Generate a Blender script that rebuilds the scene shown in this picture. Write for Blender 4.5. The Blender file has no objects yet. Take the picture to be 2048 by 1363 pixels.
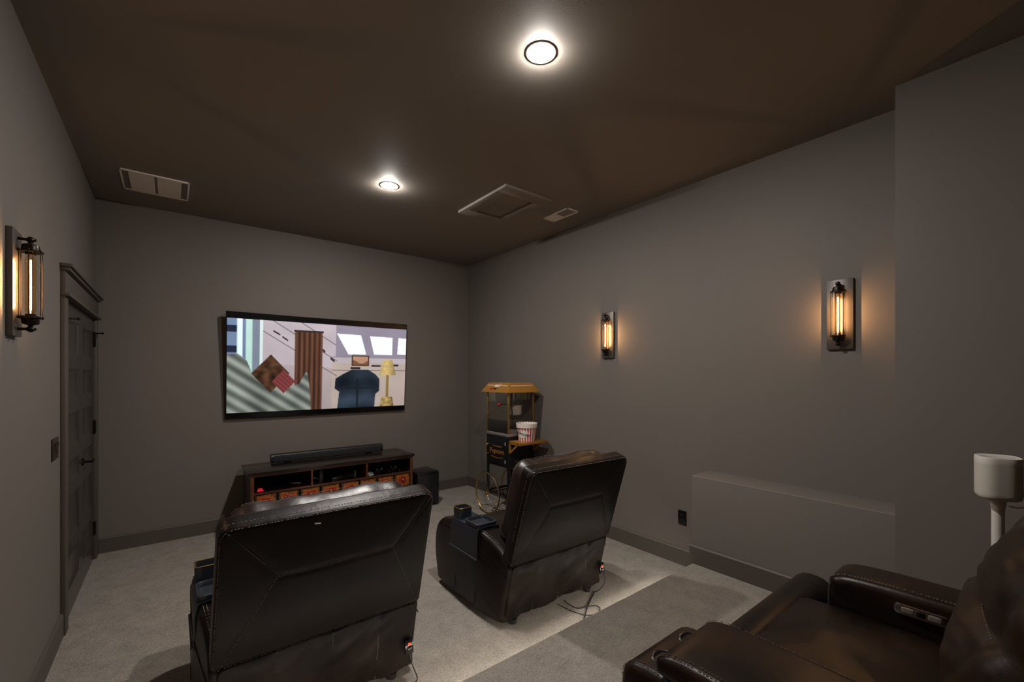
import bpy, bmesh, math, random
from mathutils import Vector, Matrix, noise

random.seed(7)
C = bpy.context.scene.collection
PI = math.pi

# ------------------------------------------------------------------ materials
def new_mat(name):
    m = bpy.data.materials.new(name); m.use_nodes = True
    nt = m.node_tree
    return m, nt, nt.nodes['Principled BSDF']

def lin(r, g, b):
    f = lambda c: (c / 255 / 12.92) if c / 255 <= .04045 else ((c / 255 + .055) / 1.055) ** 2.4
    return (f(r), f(g), f(b), 1)

def plain(name, col, rough=.5, metal=0, spec=.5, bump=0, bscale=200, var=0, coat=0):
    m, nt, b = new_mat(name)
    b.inputs['Base Color'].default_value = (*col[:3], 1)
    b.inputs['Roughness'].default_value = rough
    b.inputs['Metallic'].default_value = metal
    b.inputs['Specular IOR Level'].default_value = spec
    b.inputs['Coat Weight'].default_value = coat
    tc = nt.nodes.new('ShaderNodeTexCoord')
    n = nt.nodes.new('ShaderNodeTexNoise'); n.inputs['Scale'].default_value = bscale; n.inputs['Detail'].default_value = 3
    nt.links.new(tc.outputs['Object'], n.inputs['Vector'])
    if bump:
        bp = nt.nodes.new('ShaderNodeBump'); bp.inputs['Strength'].default_value = bump; bp.inputs['Distance'].default_value = .002
        nt.links.new(n.outputs['Fac'], bp.inputs['Height']); nt.links.new(bp.outputs['Normal'], b.inputs['Normal'])
    if var:
        n2 = nt.nodes.new('ShaderNodeTexNoise'); n2.inputs['Scale'].default_value = 3; n2.inputs['Detail'].default_value = 4
        nt.links.new(tc.outputs['Object'], n2.inputs['Vector'])
        mx = nt.nodes.new('ShaderNodeMix'); mx.data_type = 'RGBA'
        mx.inputs[6].default_value = (*[c * (1 - var) for c in col[:3]], 1)
        mx.inputs[7].default_value = (*[min(1, c * (1 + var)) for c in col[:3]], 1)
        nt.links.new(n2.outputs['Fac'], mx.inputs[0]); nt.links.new(mx.outputs[2], b.inputs['Base Color'])
    return m

def emit(name, col, strength):
    m = bpy.data.materials.new(name); m.use_nodes = True; nt = m.node_tree; nt.nodes.clear()
    e = nt.nodes.new('ShaderNodeEmission'); o = nt.nodes.new('ShaderNodeOutputMaterial')
    e.inputs['Color'].default_value = (*col[:3], 1); e.inputs['Strength'].default_value = strength
    nt.links.new(e.outputs[0], o.inputs[0])
    return m

def clear_glass(name, tint, refl=.08, rough=.03):
    # thin glass: tinted see-through sheet with a fresnel reflection
    m = bpy.data.materials.new(name); m.use_nodes = True; nt = m.node_tree; nt.nodes.clear()
    t = nt.nodes.new('ShaderNodeBsdfTransparent'); t.inputs[0].default_value = (*tint, 1)
    g = nt.nodes.new('ShaderNodeBsdfGlossy'); g.inputs['Roughness'].default_value = rough
    lw = nt.nodes.new('ShaderNodeLayerWeight'); lw.inputs[0].default_value = .5
    pw = nt.nodes.new('ShaderNodeMath'); pw.operation = 'POWER'; pw.inputs[1].default_value = 4; nt.links.new(lw.outputs['Facing'], pw.inputs[0])
    f = nt.nodes.new('ShaderNodeMath'); f.operation = 'MULTIPLY_ADD'; f.inputs[1].default_value = .4; f.inputs[2].default_value = refl * .4; nt.links.new(pw.outputs[0], f.inputs[0])
    mx = nt.nodes.new('ShaderNodeMixShader'); o = nt.nodes.new('ShaderNodeOutputMaterial')
    nt.links.new(f.outputs[0], mx.inputs[0]); nt.links.new(t.outputs[0], mx.inputs[1]); nt.links.new(g.outputs[0], mx.inputs[2])
    nt.links.new(mx.outputs[0], o.inputs[0])
    return m

def leather_mat(name, dark, worn, rough=.36, amount=.5, spec=.19):
    m, nt, b = new_mat(name); b.inputs['Specular IOR Level'].default_value = spec
    tc = nt.nodes.new('ShaderNodeTexCoord')
    n = nt.nodes.new('ShaderNodeTexNoise'); n.inputs['Scale'].default_value = 4.5; n.inputs['Detail'].default_value = 5
    r = nt.nodes.new('ShaderNodeValToRGB')
    r.color_ramp.elements[0].position = .42; r.color_ramp.elements[0].color = (*dark, 1)
    r.color_ramp.elements[1].position = .42 + .5 * (1.15 - amount); r.color_ramp.elements[1].color = (*worn, 1)
    nt.links.new(tc.outputs['Object'], n.inputs['Vector']); nt.links.new(n.outputs['Fac'], r.inputs[0])
    nt.links.new(r.outputs[0], b.inputs['Base Color'])
    v = nt.nodes.new('ShaderNodeTexVoronoi'); v.inputs['Scale'].default_value = 420
    n3 = nt.nodes.new('ShaderNodeTexNoise'); n3.inputs['Scale'].default_value = 26; n3.inputs['Detail'].default_value = 3
    nt.links.new(tc.outputs['Object'], v.inputs['Vector']); nt.links.new(tc.outputs['Object'], n3.inputs['Vector'])
    b1 = nt.nodes.new('ShaderNodeBump'); b1.inputs['Strength'].default_value = .12; b1.inputs['Distance'].default_value = .001
    b2 = nt.nodes.new('ShaderNodeBump'); b2.inputs['Strength'].default_value = .22; b2.inputs['Distance'].default_value = .006
    nt.links.new(v.outputs['Distance'], b1.inputs['Height']); nt.links.new(n3.outputs['Fac'], b2.inputs['Height'])
    nt.links.new(b2.outputs['Normal'], b1.inputs['Normal']); nt.links.new(b1.outputs['Normal'], b.inputs['Normal'])
    mr = nt.nodes.new('ShaderNodeMapRange'); mr.inputs[3].default_value = rough - .06; mr.inputs[4].default_value = rough + .1
    nt.links.new(n.outputs['Fac'], mr.inputs[0]); nt.links.new(mr.outputs[0], b.inputs['Roughness'])
    return m

def carpet_mat(name, c1, c2):
    m, nt, b = new_mat(name)
    b.inputs['Roughness'].default_value = .95; b.inputs['Specular IOR Level'].default_value = .1
    b.inputs['Sheen Weight'].default_value = .15
    tc = nt.nodes.new('ShaderNodeTexCoord')
    mp = nt.nodes.new('ShaderNodeMapping'); mp.inputs['Scale'].default_value = (1, .62, 1); mp.inputs['Rotation'].default_value = (0, 0, .5)
    nt.links.new(tc.outputs['Object'], mp.inputs['Vector'])
    v = nt.nodes.new('ShaderNodeTexVoronoi'); v.inputs['Scale'].default_value = 135; v.inputs['Randomness'].default_value = .45
    nt.links.new(mp.outputs[0], v.inputs['Vector'])
    n = nt.nodes.new('ShaderNodeTexNoise'); n.inputs['Scale'].default_value = 9; n.inputs['Detail'].default_value = 6; n.inputs['Roughness'].default_value = .7
    nt.links.new(tc.outputs['Object'], n.inputs['Vector'])
    mx = nt.nodes.new('ShaderNodeMix'); mx.data_type = 'RGBA'
    mx.inputs[6].default_value = (*c1, 1); mx.inputs[7].default_value = (*c2, 1)
    r1 = nt.nodes.new('ShaderNodeMapRange'); r1.inputs[1].default_value = .0; r1.inputs[2].default_value = .75; r1.inputs[3].default_value = 1; r1.inputs[4].default_value = 0
    nt.links.new(v.outputs['Distance'], r1.inputs[0])
    ad = nt.nodes.new('ShaderNodeMath'); ad.operation = 'MULTIPLY_ADD'; ad.inputs[1].default_value = .8
    sub = nt.nodes.new('ShaderNodeMath'); sub.operation = 'SUBTRACT'; sub.inputs[1].default_value = .42
    nt.links.new(n.outputs['Fac'], sub.inputs[0])
    nt.links.new(r1.outputs[0], ad.inputs[0]); nt.links.new(sub.outputs[0], ad.inputs[2])
    nt.links.new(ad.outputs[0], mx.inputs[0]); nt.links.new(mx.outputs[2], b.inputs['Base Color'])
    bp = nt.nodes.new('ShaderNodeBump'); bp.inputs['Strength'].default_value = .6; bp.inputs['Distance'].default_value = .004
    nt.links.new(r1.outputs[0], bp.inputs['Height']); nt.links.new(bp.outputs['Normal'], b.inputs['Normal'])
    return m

def drawer_mat():
    m, nt, b = new_mat('painted drawer front')
    b.inputs['Roughness'].default_value = .35
    tc = nt.nodes.new('ShaderNodeTexCoord')
    mp = nt.nodes.new('ShaderNodeMapping'); mp.inputs['Scale'].default_value = (11.5, 1, 13.5)
    nt.links.new(tc.outputs['Object'], mp.inputs['Vector'])
    sx = nt.nodes.new('ShaderNodeSeparateXYZ'); nt.links.new(mp.outputs[0], sx.inputs[0])
    ab = []
    for k in (0, 2):
        a = nt.nodes.new('ShaderNodeMath'); a.operation = 'ABSOLUTE'; nt.links.new(sx.outputs[k], a.inputs[0]); ab.append(a)
    mxx = nt.nodes.new('ShaderNodeMath'); mxx.operation = 'SMOOTH_MAX'; mxx.inputs[2].default_value = .3
    nt.links.new(ab[0].outputs[0], mxx.inputs[0]); nt.links.new(ab[1].outputs[0], mxx.inputs[1])
    n = nt.nodes.new('ShaderNodeTexNoise'); n.inputs['Scale'].default_value = 38; n.inputs['Detail'].default_value = 4; n.inputs['Distortion'].default_value = 1.2
    oi = nt.nodes.new('ShaderNodeObjectInfo'); n.noise_dimensions = '4D'
    nt.links.new(tc.outputs['Object'], n.inputs['Vector']); nt.links.new(oi.outputs['Random'], n.inputs['W'])
    ma = nt.nodes.new('ShaderNodeMath'); ma.operation = 'MULTIPLY_ADD'; ma.inputs[1].default_value = .9
    s = nt.nodes.new('ShaderNodeMath'); s.operation = 'SUBTRACT'; s.inputs[1].default_value = .5
    nt.links.new(n.outputs['Fac'], s.inputs[0]); nt.links.new(s.outputs[0], ma.inputs[0]); nt.links.new(mxx.outputs[0], ma.inputs[2])
    r = nt.nodes.new('ShaderNodeValToRGB'); e = r.color_ramp.elements
    e[0].position = 0; e[0].color = (.16, .012, .006, 1); e[1].position = 1.0; e[1].color = (.05, .018, .007, 1)
    for p, c in ((.30, (.22, .012, .005, 1)), (.52, (.30, .03, .006, 1)), (.68, (.34, .10, .010, 1)), (.80, (.20, .06, .008, 1)), (.90, (.03, .022, .008, 1))):
        k = e.new(p); k.color = c
    nt.links.new(ma.outputs[0], r.inputs[0]); nt.links.new(r.outputs[0], b.inputs['Base Color'])
    return m

def wood_mat(name, c1, c2, rough, axis=0, coat=.3):
    m, nt, b = new_mat(name)
    b.inputs['Roughness'].default_value = rough; b.inputs['Coat Weight'].default_value = coat; b.inputs['Coat Roughness'].default_value = .12
    tc = nt.nodes.new('ShaderNodeTexCoord'); mp = nt.nodes.new('ShaderNodeMapping')
    s = [24, 24, 24]; s[axis] = 1.6; mp.inputs['Scale'].default_value = s
    n = nt.nodes.new('ShaderNodeTexNoise'); n.inputs['Scale'].default_value = 2; n.inputs['Detail'].default_value = 6
    r = nt.nodes.new('ShaderNodeValToRGB'); r.color_ramp.elements[0].position = .35; r.color_ramp.elements[1].position = .7
    r.color_ramp.elements[0].color = (*c1, 1); r.color_ramp.elements[1].color = (*c2, 1)
    nt.links.new(tc.outputs['Object'], mp.inputs[0]); nt.links.new(mp.outputs[0], n.inputs['Vector'])
    nt.links.new(n.outputs['Fac'], r.inputs[0]); nt.links.new(r.outputs[0], b.inputs['Base Color'])
    return m

def stripe_mat():
    # red and white vertical stripes running round a bucket
    m, nt, b = new_mat('striped bucket plastic')
    b.inputs['Roughness'].default_value = .4
    tc = nt.nodes.new('ShaderNodeTexCoord'); sx = nt.nodes.new('ShaderNodeSeparateXYZ'); nt.links.new(tc.outputs['Object'], sx.inputs[0])
    at = nt.nodes.new('ShaderNodeMath'); at.operation = 'ARCTAN2'; nt.links.new(sx.outputs[1], at.inputs[0]); nt.links.new(sx.outputs[0], at.inputs[1])
    mu = nt.nodes.new('ShaderNodeMath'); mu.operation = 'MULTIPLY'; mu.inputs[1].default_value = 20; nt.links.new(at.outputs[0], mu.inputs[0])
    si = nt.nodes.new('ShaderNodeMath'); si.operation = 'SINE'; nt.links.new(mu.outputs[0], si.inputs[0])
    gt = nt.nodes.new('ShaderNodeMath'); gt.operation = 'GREATER_THAN'; gt.inputs[1].default_value = .05; nt.links.new(si.outputs[0], gt.inputs[0])
    mx = nt.nodes.new('ShaderNodeMix'); mx.data_type = 'RGBA'
    mx.inputs[6].default_value = (.85, .78, .74, 1); mx.inputs[7].default_value = (.5, .03, .035, 1)
    nt.links.new(gt.outputs[0], mx.inputs[0]); nt.links.new(mx.outputs[2], b.inputs['Base Color'])
    return m

def picture_mat():
    m = bpy.data.materials.new('lit screen picture'); m.use_nodes = True; nt = m.node_tree; nt.nodes.clear()
    a = nt.nodes.new('ShaderNodeVertexColor'); a.layer_name = 'Picture'
    e = nt.nodes.new('ShaderNodeEmission'); o = nt.nodes.new('ShaderNodeOutputMaterial')
    e.inputs['Strength'].default_value = 1.0
    nt.links.new(a.outputs[0], e.inputs[0]); nt.links.new(e.outputs[0], o.inputs[0])
    return m

M = {}
M['wall'] = plain('taupe wall paint', (.150, .131, .116), .62, bump=.08, bscale=160, var=.03)
M['ceil'] = plain('taupe ceiling paint', (.235, .206, .178), .7, bump=.08, bscale=160, var=.03)
M['trim'] = plain('satin taupe trim paint', (.088, .075, .063), .5, bump=.03, bscale=60, spec=.35)
M['door'] = plain('satin dark taupe door paint', (.042, .036, .031), .26, bump=.03, bscale=60)
M['carpet'] = carpet_mat('patterned beige carpet', (.18, .159, .138), (.40, .359, .312))
M['leather'] = leather_mat('espresso leather', (.0085, .0062, .0055), (.02, .012, .009), .36, .5)
M['leather_top'] = leather_mat('creased brown leather', (.010, .0065, .0055), (.03, .016, .010), .34, .6, .5)
M['leather_warm'] = leather_mat('worn brown leather', (.006, .0038, .003), (.020, .0085, .0036), .34, .6, .26)
M['stitch'] = plain('tan thread', (.26, .21, .175), .7)
M['stitch_dark'] = plain('brown thread', (.10, .07, .055), .7)
M['black'] = plain('matt black plastic', (.008, .008, .009), .45)
M['gloss_black'] = plain('gloss black plastic', (.006, .006, .007), .18)
M['well'] = plain('cup well shade', (.003, .003, .003), .8, spec=.1)  # near black so the shallow disc looks deep; well shade put into the colour
M['rubber'] = plain('black rubber', (.008, .007, .007), .6)
M['iron'] = plain('dark bronze iron', (.028, .022, .018), .35, metal=.8, bump=.05, bscale=90, var=.2)
M['plate'] = plain('weathered grey backplate', (.10, .085, .075), .4, metal=.35, bump=.08, bscale=40, var=.25)
M['brass'] = plain('brushed brass', (.42, .27, .10), .33, metal=.85, var=.08)
M['gold'] = plain('gold painted metal', (.36, .17, .025), .4, metal=.25, var=.05)
M['chrome'] = plain('chrome', (.6, .58, .56), .16, metal=1)
M['steel'] = plain('brushed steel', (.42, .39, .37), .35, metal=.7, bump=.05, bscale=60)
M['white_metal'] = plain('white painted metal', (.86, .81, .75), .45)
M['white'] = plain('white plastic', (.62, .58, .54), .4)
M['white_mesh'] = plain('white speaker grille', (.50, .47, .42), .6, bump=.3, bscale=900)
M['navy'] = plain('navy silicone', (.013, .017, .027), .5)
M['dark_wood'] = wood_mat('near black wood top', (.010, .006, .005), (.02, .011, .008), .22)
M['red_wood'] = wood_mat('red brown wood', (.05, .012, .005), (.12, .035, .010), .35)
M['side_wood'] = wood_mat('dark brown cabinet wood', (.022, .013, .010), (.04, .022, .017), .4, axis=2)
M['drawer'] = drawer_mat()
M['popblack'] = plain('black enamel', (.006, .006, .007), .42, spec=.3)
M['stripe'] = stripe_mat()
M['popcorn_white'] = plain('cream white plastic', (.78, .72, .66), .45, bump=.2, bscale=60)
M['ink'] = plain('dark print', (.05, .06, .06), .6)
M['orange_print'] = plain('orange gold print', (.30, .12, .03), .5)
M['grey_print'] = plain('grey print', (.07, .065, .06), .5)
M['white_print'] = plain('white print', (.75, .68, .6), .5)
M['red_plastic'] = plain('red plastic', (.55, .02, .02), .3)
M['alu'] = plain('kettle aluminium', (.66, .63, .61), .45, metal=.3)
M['led_red'] = emit('red indicator glow', (1, .06, .02), 2.2)
M['red_glow'] = emit('red gadget glow', (1, .02, .05), .55)
M['lens'] = emit('downlight lens', (1, .945, .88), 1450)
M['step_led'] = emit('step strip glow', (1, .9, .78), 85)
M['filament'] = emit('filament glow', (1, .60, .32), 480)
M['bulb'] = clear_glass('amber bulb glass', (.97, .82, .58))
M['glass'] = clear_glass('popper glass', (.93, .93, .91), rough=.02)
M['picture'] = picture_mat()
M['screen'] = plain('black screen glass', (.002, .002, .0025), .25, spec=.3)
M['switch'] = plain('dark brown switch plastic', (.03, .016, .012), .35)

# ------------------------------------------------------------------ builder
class MB:
    def __init__(s): s.bm = bmesh.new()
    def _tag(s, before, m):
        for f in s.bm.faces:
            if f.index == -1 or f not in before: pass
    def box(s, a, b, m=0, bev=0, seg=2):
        t = bmesh.new(); bmesh.ops.create_cube(t, size=1)
        a = Vector(a); b = Vector(b); c = (a + b) / 2; d = b - a
        for v in t.verts: v.co = Vector((v.co.x * d.x, v.co.y * d.y, v.co.z * d.z)) + c
        if bev: bmesh.ops.bevel(t, geom=t.edges[:], offset=min(bev, .49 * min(abs(x) for x in d)), segments=seg, affect='EDGES', profile=.5)
        s.merge(t, m); return s
    def merge(s, t, m=0, mat=None):
        mp = {}
        for v in t.verts: mp[v] = s.bm.verts.new(mat @ v.co if mat else v.co)
        for f in t.faces:
            try:
                n = s.bm.faces.new([mp[v] for v in f.verts]); n.material_index = m if m is not None else f.material_index
            except ValueError: pass
        t.free()
    def loft(s, rings, m=0, cap0=True, cap1=True, closed=True):
        vs = [[s.bm.verts.new(p) for p in r] for r in rings]
        for i in range(len(vs) - 1):
            n = len(vs[i])
            for j in range(n if closed else n - 1):
                k = (j + 1) % n
                f = s.bm.faces.new((vs[i][j], vs[i][k], vs[i + 1][k], vs[i + 1][j])); f.material_index = m
        if cap0 and closed: s.bm.faces.new(vs[0][::-1]).material_index = m
        if cap1 and closed: s.bm.faces.new(vs[-1]).material_index = m
        return s
    def cyl(s, p0, p1, r0, r1=None, n=16, m=0):
        r1 = r0 if r1 is None else r1
        p0 = Vector(p0); p1 = Vector(p1); d = (p1 - p0).normalized()
        u = d.orthogonal().normalized(); w = d.cross(u)
        R = lambda p, r: [p + (u * math.cos(2 * PI * i / n) + w * math.sin(2 * PI * i / n)) * r for i in range(n)]
        return s.loft([R(p0, r0), R(p1, r1)], m)
    def tube(s, pts, r, n=8, m=0, closed=False):
        pts = [Vector(p) for p in pts]; rings = []
        L = len(pts); u = None
        for i, p in enumerate(pts):
            if closed: d = (pts[(i + 1) % L] - pts[i - 1])
            else: d = pts[min(i + 1, L - 1)] - pts[max(i - 1, 0)]
            d.normalize()
            if u is None: u = d.orthogonal().normalized()
            u = (u - d * u.dot(d)).normalized(); w = d.cross(u)
            rr = r[i] if isinstance(r, (list, tuple)) else r
            rings.append([p + (u * math.cos(2 * PI * k / n) + w * math.sin(2 * PI * k / n)) * rr for k in range(n)])
        if closed: rings.append(rings[0]); return s.loft(rings, m, False, False)
        return s.loft(rings, m)
    def lathe(s, prof, c=(0, 0, 0), n=32, m=0, axis='Z', cap=True):
        c = Vector(c); rings = []
        for r, h in prof:
            ring = []
            for i in range(n):
                a = 2 * PI * i / n; x, y = r * math.cos(a), r * math.sin(a)
                ring.append(c + (Vector((x, y, h)) if axis == 'Z' else Vector((h, x, y)) if axis == 'X' else Vector((y, h, x))))
            rings.append(ring)
        return s.loft(rings, m, cap, cap)
    def torus(s, c, R, r, axis='Z', n=40, k=8, m=0):
        pts = []
        for i in range(n):
            a = 2 * PI * i / n; x, y = R * math.cos(a), R * math.sin(a)
            pts.append(Vector(c) + (Vector((x, y, 0)) if axis == 'Z' else Vector((0, x, y)) if axis == 'X' else Vector((y, 0, x))))
        return s.tube(pts, r, k, m, True)
    def poly(s, pts, m=0):
        f = s.bm.faces.new([s.bm.verts.new(p) for p in pts]); f.material_index = m; return s
    def sphere(s, c, r, m=0, sc=(1, 1, 1), u=16, v=10):
        t = bmesh.new(); bmesh.ops.create_uvsphere(t, u_segments=u, v_segments=v, radius=r)
        for q in t.verts: q.co = Vector((q.co.x * sc[0], q.co.y * sc[1], q.co.z * sc[2])) + Vector(c)
        s.merge(t, m); return s
    def cushion(s, out, T, R, fn, b0=0, b1=0, m=0, rings=7, disp=None, steps=5):
        """closed soft slab: 2D outline `out`, thickness T, edge radius R, caps bulging by b0 / b1; fn maps (a, b, n) to space"""
        n = len(out); P = [Vector(p) for p in out]
        cen = sum(P, Vector((0, 0))) / n
        nor = []
        for i in range(n):
            d = (P[(i + 1) % n] - P[i - 1]).normalized(); q = Vector((d.y, -d.x))
            if q.dot(P[i] - cen) < 0: q.negate()
            nor.append(q)
        def ring(ins, h, k=1.0):
            r = []
            for i in range(n):
                p = P[i] - nor[i] * ins
                p = cen + (p - cen) * k
                r.append((p.x, p.y, h))
            return r
        st = []
        ks = [(i / rings) for i in range(1, rings + 1)]
        for k in ks[:-1]: st.append(ring(R, -b0 * (1 - k ** 2.4), k))
        for i in range(steps + 1):
            a = PI / 2 * i / steps; st.append(ring(R * (1 - math.sin(a)), R * (1 - math.cos(a))))
        for i in range(steps + 1):
            a = PI / 2 * i / steps; st.append(ring(R * (1 - math.cos(a)), T - R * (1 - math.sin(a))))
        for k in ks[:-1][::-1]: st.append(ring(R, T + b1 * (1 - k ** 2.4), k))
        out3 = []
        for r in st:
            rr = []
            for a, b, h in r:
                if disp: h = h + disp(a, b, h)
                rr.append(Vector(fn(a, b, h)))
            out3.append(rr)
        s.loft(out3, m, True, True)
        return s
    def dashes(s, pts, r=.0012, L=.007, gap=.0035, m=1):
        pts = [Vector(p) for p in pts]
        acc = 0
        for i in range(len(pts) - 1):
            d = pts[i + 1] - pts[i]; l = d.length
            if l < 1e-6: continue
            d /= l; t = acc
            while t < l:
                e = min(l, t + L)
                if e - t > .002: s.cyl(pts[i] + d * t, pts[i] + d * e, r, n=5, m=m)
                t += L + gap
            acc = max(0, t - l)
        return s
    def build(s, name, mats, parent=None, loc=(0, 0, 0), rot=(0, 0, 0), ang=35, sub=0, world=False):
        bmesh.ops.recalc_face_normals(s.bm, faces=s.bm.faces[:])
        me = bpy.data.meshes.new(name); s.bm.to_mesh(me); s.bm.free()
        if not isinstance(mats, (list, tuple)): mats = [mats]
        for x in mats: me.materials.append(x)
        me.polygons.foreach_set('use_smooth', [True] * len(me.polygons))
        me.set_sharp_from_angle(angle=math.radians(ang))
        o = bpy.data.objects.new(name, me); C.objects.link(o)
        o.location = loc; o.rotation_euler = rot
        if parent: o.parent = parent
        if sub:
            d = o.modifiers.new('smooth', 'SUBSURF'); d.levels = sub; d.render_levels = sub
        return o

def rrect(w, h, r, n=6, c=(0, 0), dens=.03):
    """rounded rectangle outline with evenly spread points on its sides"""
    pts = []
    cs = [(w / 2 - r, h / 2 - r, 0), (-w / 2 + r, h / 2 - r, 90), (-w / 2 + r, -h / 2 + r, 180), (w / 2 - r, -h / 2 + r, 270)]
    for x, y, a in cs:
        for i in range(n + 1):
            t = math.radians(a + 90 * i / n); pts.append(Vector((c[0] + x + r * math.cos(t), c[1] + y + r * math.sin(t))))
    return resample(pts, dens)

def resample(pts, step):
    P = [Vector(p) for p in pts]; L = [0]
    for i in range(len(P)): L.append(L[-1] + (P[(i + 1) % len(P)] - P[i]).length)
    n = max(8, int(L[-1] / step)); out = []; j = 0
    for k in range(n):
        t = L[-1] * k / n
        while L[j + 1] < t: j += 1
        a = P[j % len(P)]; b = P[(j + 1) % len(P)]; f = (t - L[j]) / max(1e-9, L[j + 1] - L[j])
        out.append(a.lerp(b, f))
    return out

def smooth_loop(pts, sub=6):
    P = [Vector(p) for p in pts]; n = len(P); out = []
    for i in range(n):
        p0, p1, p2, p3 = P[i - 1], P[i], P[(i + 1) % n], P[(i + 2) % n]
        for k in range(sub):
            t = k / sub
            out.append(.5 * ((2 * p1) + (p2 - p0) * t + (2 * p0 - 5 * p1 + 4 * p2 - p3) * t * t + (3 * p1 - p0 - 3 * p2 + p3) * t ** 3))
    return out

def smooth_path(pts, sub=6):
    P = [Vector(p) for p in pts]; n = len(P); out = []
    for i in range(n - 1):
        p0, p1, p2, p3 = P[max(i - 1, 0)], P[i], P[i + 1], P[min(i + 2, n - 1)]
        for k in range(sub):
            t = k / sub
            out.append(.5 * ((2 * p1) + (p2 - p0) * t + (2 * p0 - 5 * p1 + 4 * p2 - p3) * t * t + (3 * p1 - p0 - 3 * p2 + p3) * t ** 3))
    return out + [P[-1]]

def thing(name, label, cat, loc=(0, 0, 0), rot=(0, 0, 0), group=None):
    o = bpy.data.objects.new(name, None); C.objects.link(o); o.empty_display_size = .05
    o.location = loc; o.rotation_euler = rot
    o['label'] = label; o['category'] = cat
    if group: o['group'] = group
    return o
def tag(o, label, cat, group=None):
    o['label'] = label; o['category'] = cat
    if group: o['group'] = group
    return o
def struct(o, label=None, cat=None):
    o['kind'] = 'structure'
    if label: o['label'] = label
    if cat: o['category'] = cat
    return o
def copy_tree(o, parent=None):
    c = o.copy(); C.objects.link(c); c.parent = parent
    for ch in list(o.children): copy_tree(ch, c)
    return c

def text_bm(txt, size, depth=.001, shear=0, bold=0):
    cu = bpy.data.curves.new('lettering', 'FONT'); cu.body = txt; cu.size = size; cu.extrude = depth; cu.shear = shear; cu.offset = bold
    cu.align_x = 'CENTER'; cu.align_y = 'CENTER'; cu.resolution_u = 3
    o = bpy.data.objects.new('lettering', cu); C.objects.link(o)
    me = bpy.data.meshes.new_from_object(o.evaluated_get(bpy.context.evaluated_depsgraph_get()))
    t = bmesh.new(); t.from_mesh(me)
    bpy.data.objects.remove(o); bpy.data.curves.remove(cu); bpy.data.meshes.remove(me)
    return t

# ------------------------------------------------------------------ room measures (metres)
XL, XR, YB, H = -.511, 3.239, 5.14, 3.05
XB, YU = 2.981, .541            # wall bump face, its far edge
RH, RY = .166, 1.675            # carpeted riser height, its front edge
LH = .80                        # ledge top
YN = -2.6                       # rear of the room

# ------------------------------------------------------------------ room shell
o = MB().box((XL - .1, RY - .3, -.1), (XR + .1, YB + .1, 0)).build('floor', M['carpet']); struct(o)
rs = MB()
prof = [(YN, 0), (YN, RH)]
for i in range(7):
    a = PI / 2 - PI / 2 * i / 6; prof.append((RY - .02 + .02 * math.cos(a), RH - .02 + .02 * math.sin(a)))
prof.append((RY, 0))
rs.loft([[(x, y, z) for y, z in prof] for x in (XL, XR)])
struct(rs.build('floor_riser', M['carpet'], ang=60))
o = MB().box((XL - .1, YN - .1, H), (XR + .1, YB + .1, H + .1)).build('ceiling', M['ceil']); struct(o)
struct(MB().box((XL, YB, 0), (XR, YB + .1, H)).build('wall_back', M['wall']))
# left wall with a door opening
DY0, DY1, DZ = 3.735, 5.0, 2.0
w = MB(); w.box((XL - .1, YN, 0), (XL, DY0, H)); w.box((XL - .1, DY1, 0), (XL, YB + .1, H)); w.box((XL - .1, DY0, DZ), (XL, DY1, H))
struct(w.build('wall_left', M['wall']))
w = MB(); w.box((XR, YN, 0), (XR + .1, YB + .1, H))
struct(w.build('wall_right', M['wall']))
struct(MB().box((XB, YN, RH), (XR, YU, H)).build('wall_right_bump', M['wall']))
lg = MB().box((XB, YU, RH), (XR, RY + .005, LH))
on = lambda e, ax, v: all(abs(p.co[ax] - v) < 1e-4 for p in e.verts)
ed = [e for e in lg.bm.edges if sum((on(e, 0, XB), on(e, 1, RY + .005), on(e, 2, LH))) == 2]
bmesh.ops.bevel(lg.bm, geom=ed, offset=.005, segments=3, affect='EDGES', profile=.5)
struct(lg.build('wall_right_ledge', M['wall']))
struct(MB().box((XL - .1, YN - .1, 0), (XR + .1, YN, H)).build('wall_rear', M['wall']))

def board(mb, p0, p1, h, t=.015, z0=0, nrm=(0, 0)):
    # baseboard strip with an eased top edge, running p0 -> p1, standing off the wall along nrm
    x0, y0 = p0; x1, y1 = p1; nx, ny = nrm
    pr = [(0, 0), (t, 0), (t, h - .012), (t * .55, h - .003), (t * .2, h), (0, h)]
    mb.loft([[(x + nx * a, y + ny * a, z0 + b) for a, b in pr] for x, y in ((x0, y0), (x1, y1))])
b = MB(); board(b, (XL, YB), (XR, YB), .134, nrm=(0, -1)); struct(b.build('baseboard_back', M['trim']))
b = MB(); board(b, (XR, RY), (XR, YB), .134, nrm=(-1, 0)); struct(b.build('baseboard_right', M['trim']))
b = MB(); board(b, (XL, RY), (XL, 3.645), .134, nrm=(1, 0)); board(b, (XL, YN), (XL, RY), .134, z0=RH, nrm=(1, 0)); struct(b.build('baseboard_left', M['trim']))
b = MB(); board(b, (XB, YN), (XB, RY + .015), .134, z0=RH, nrm=(-1, 0)); struct(b.build('baseboard_ledge', M['trim']))

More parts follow.
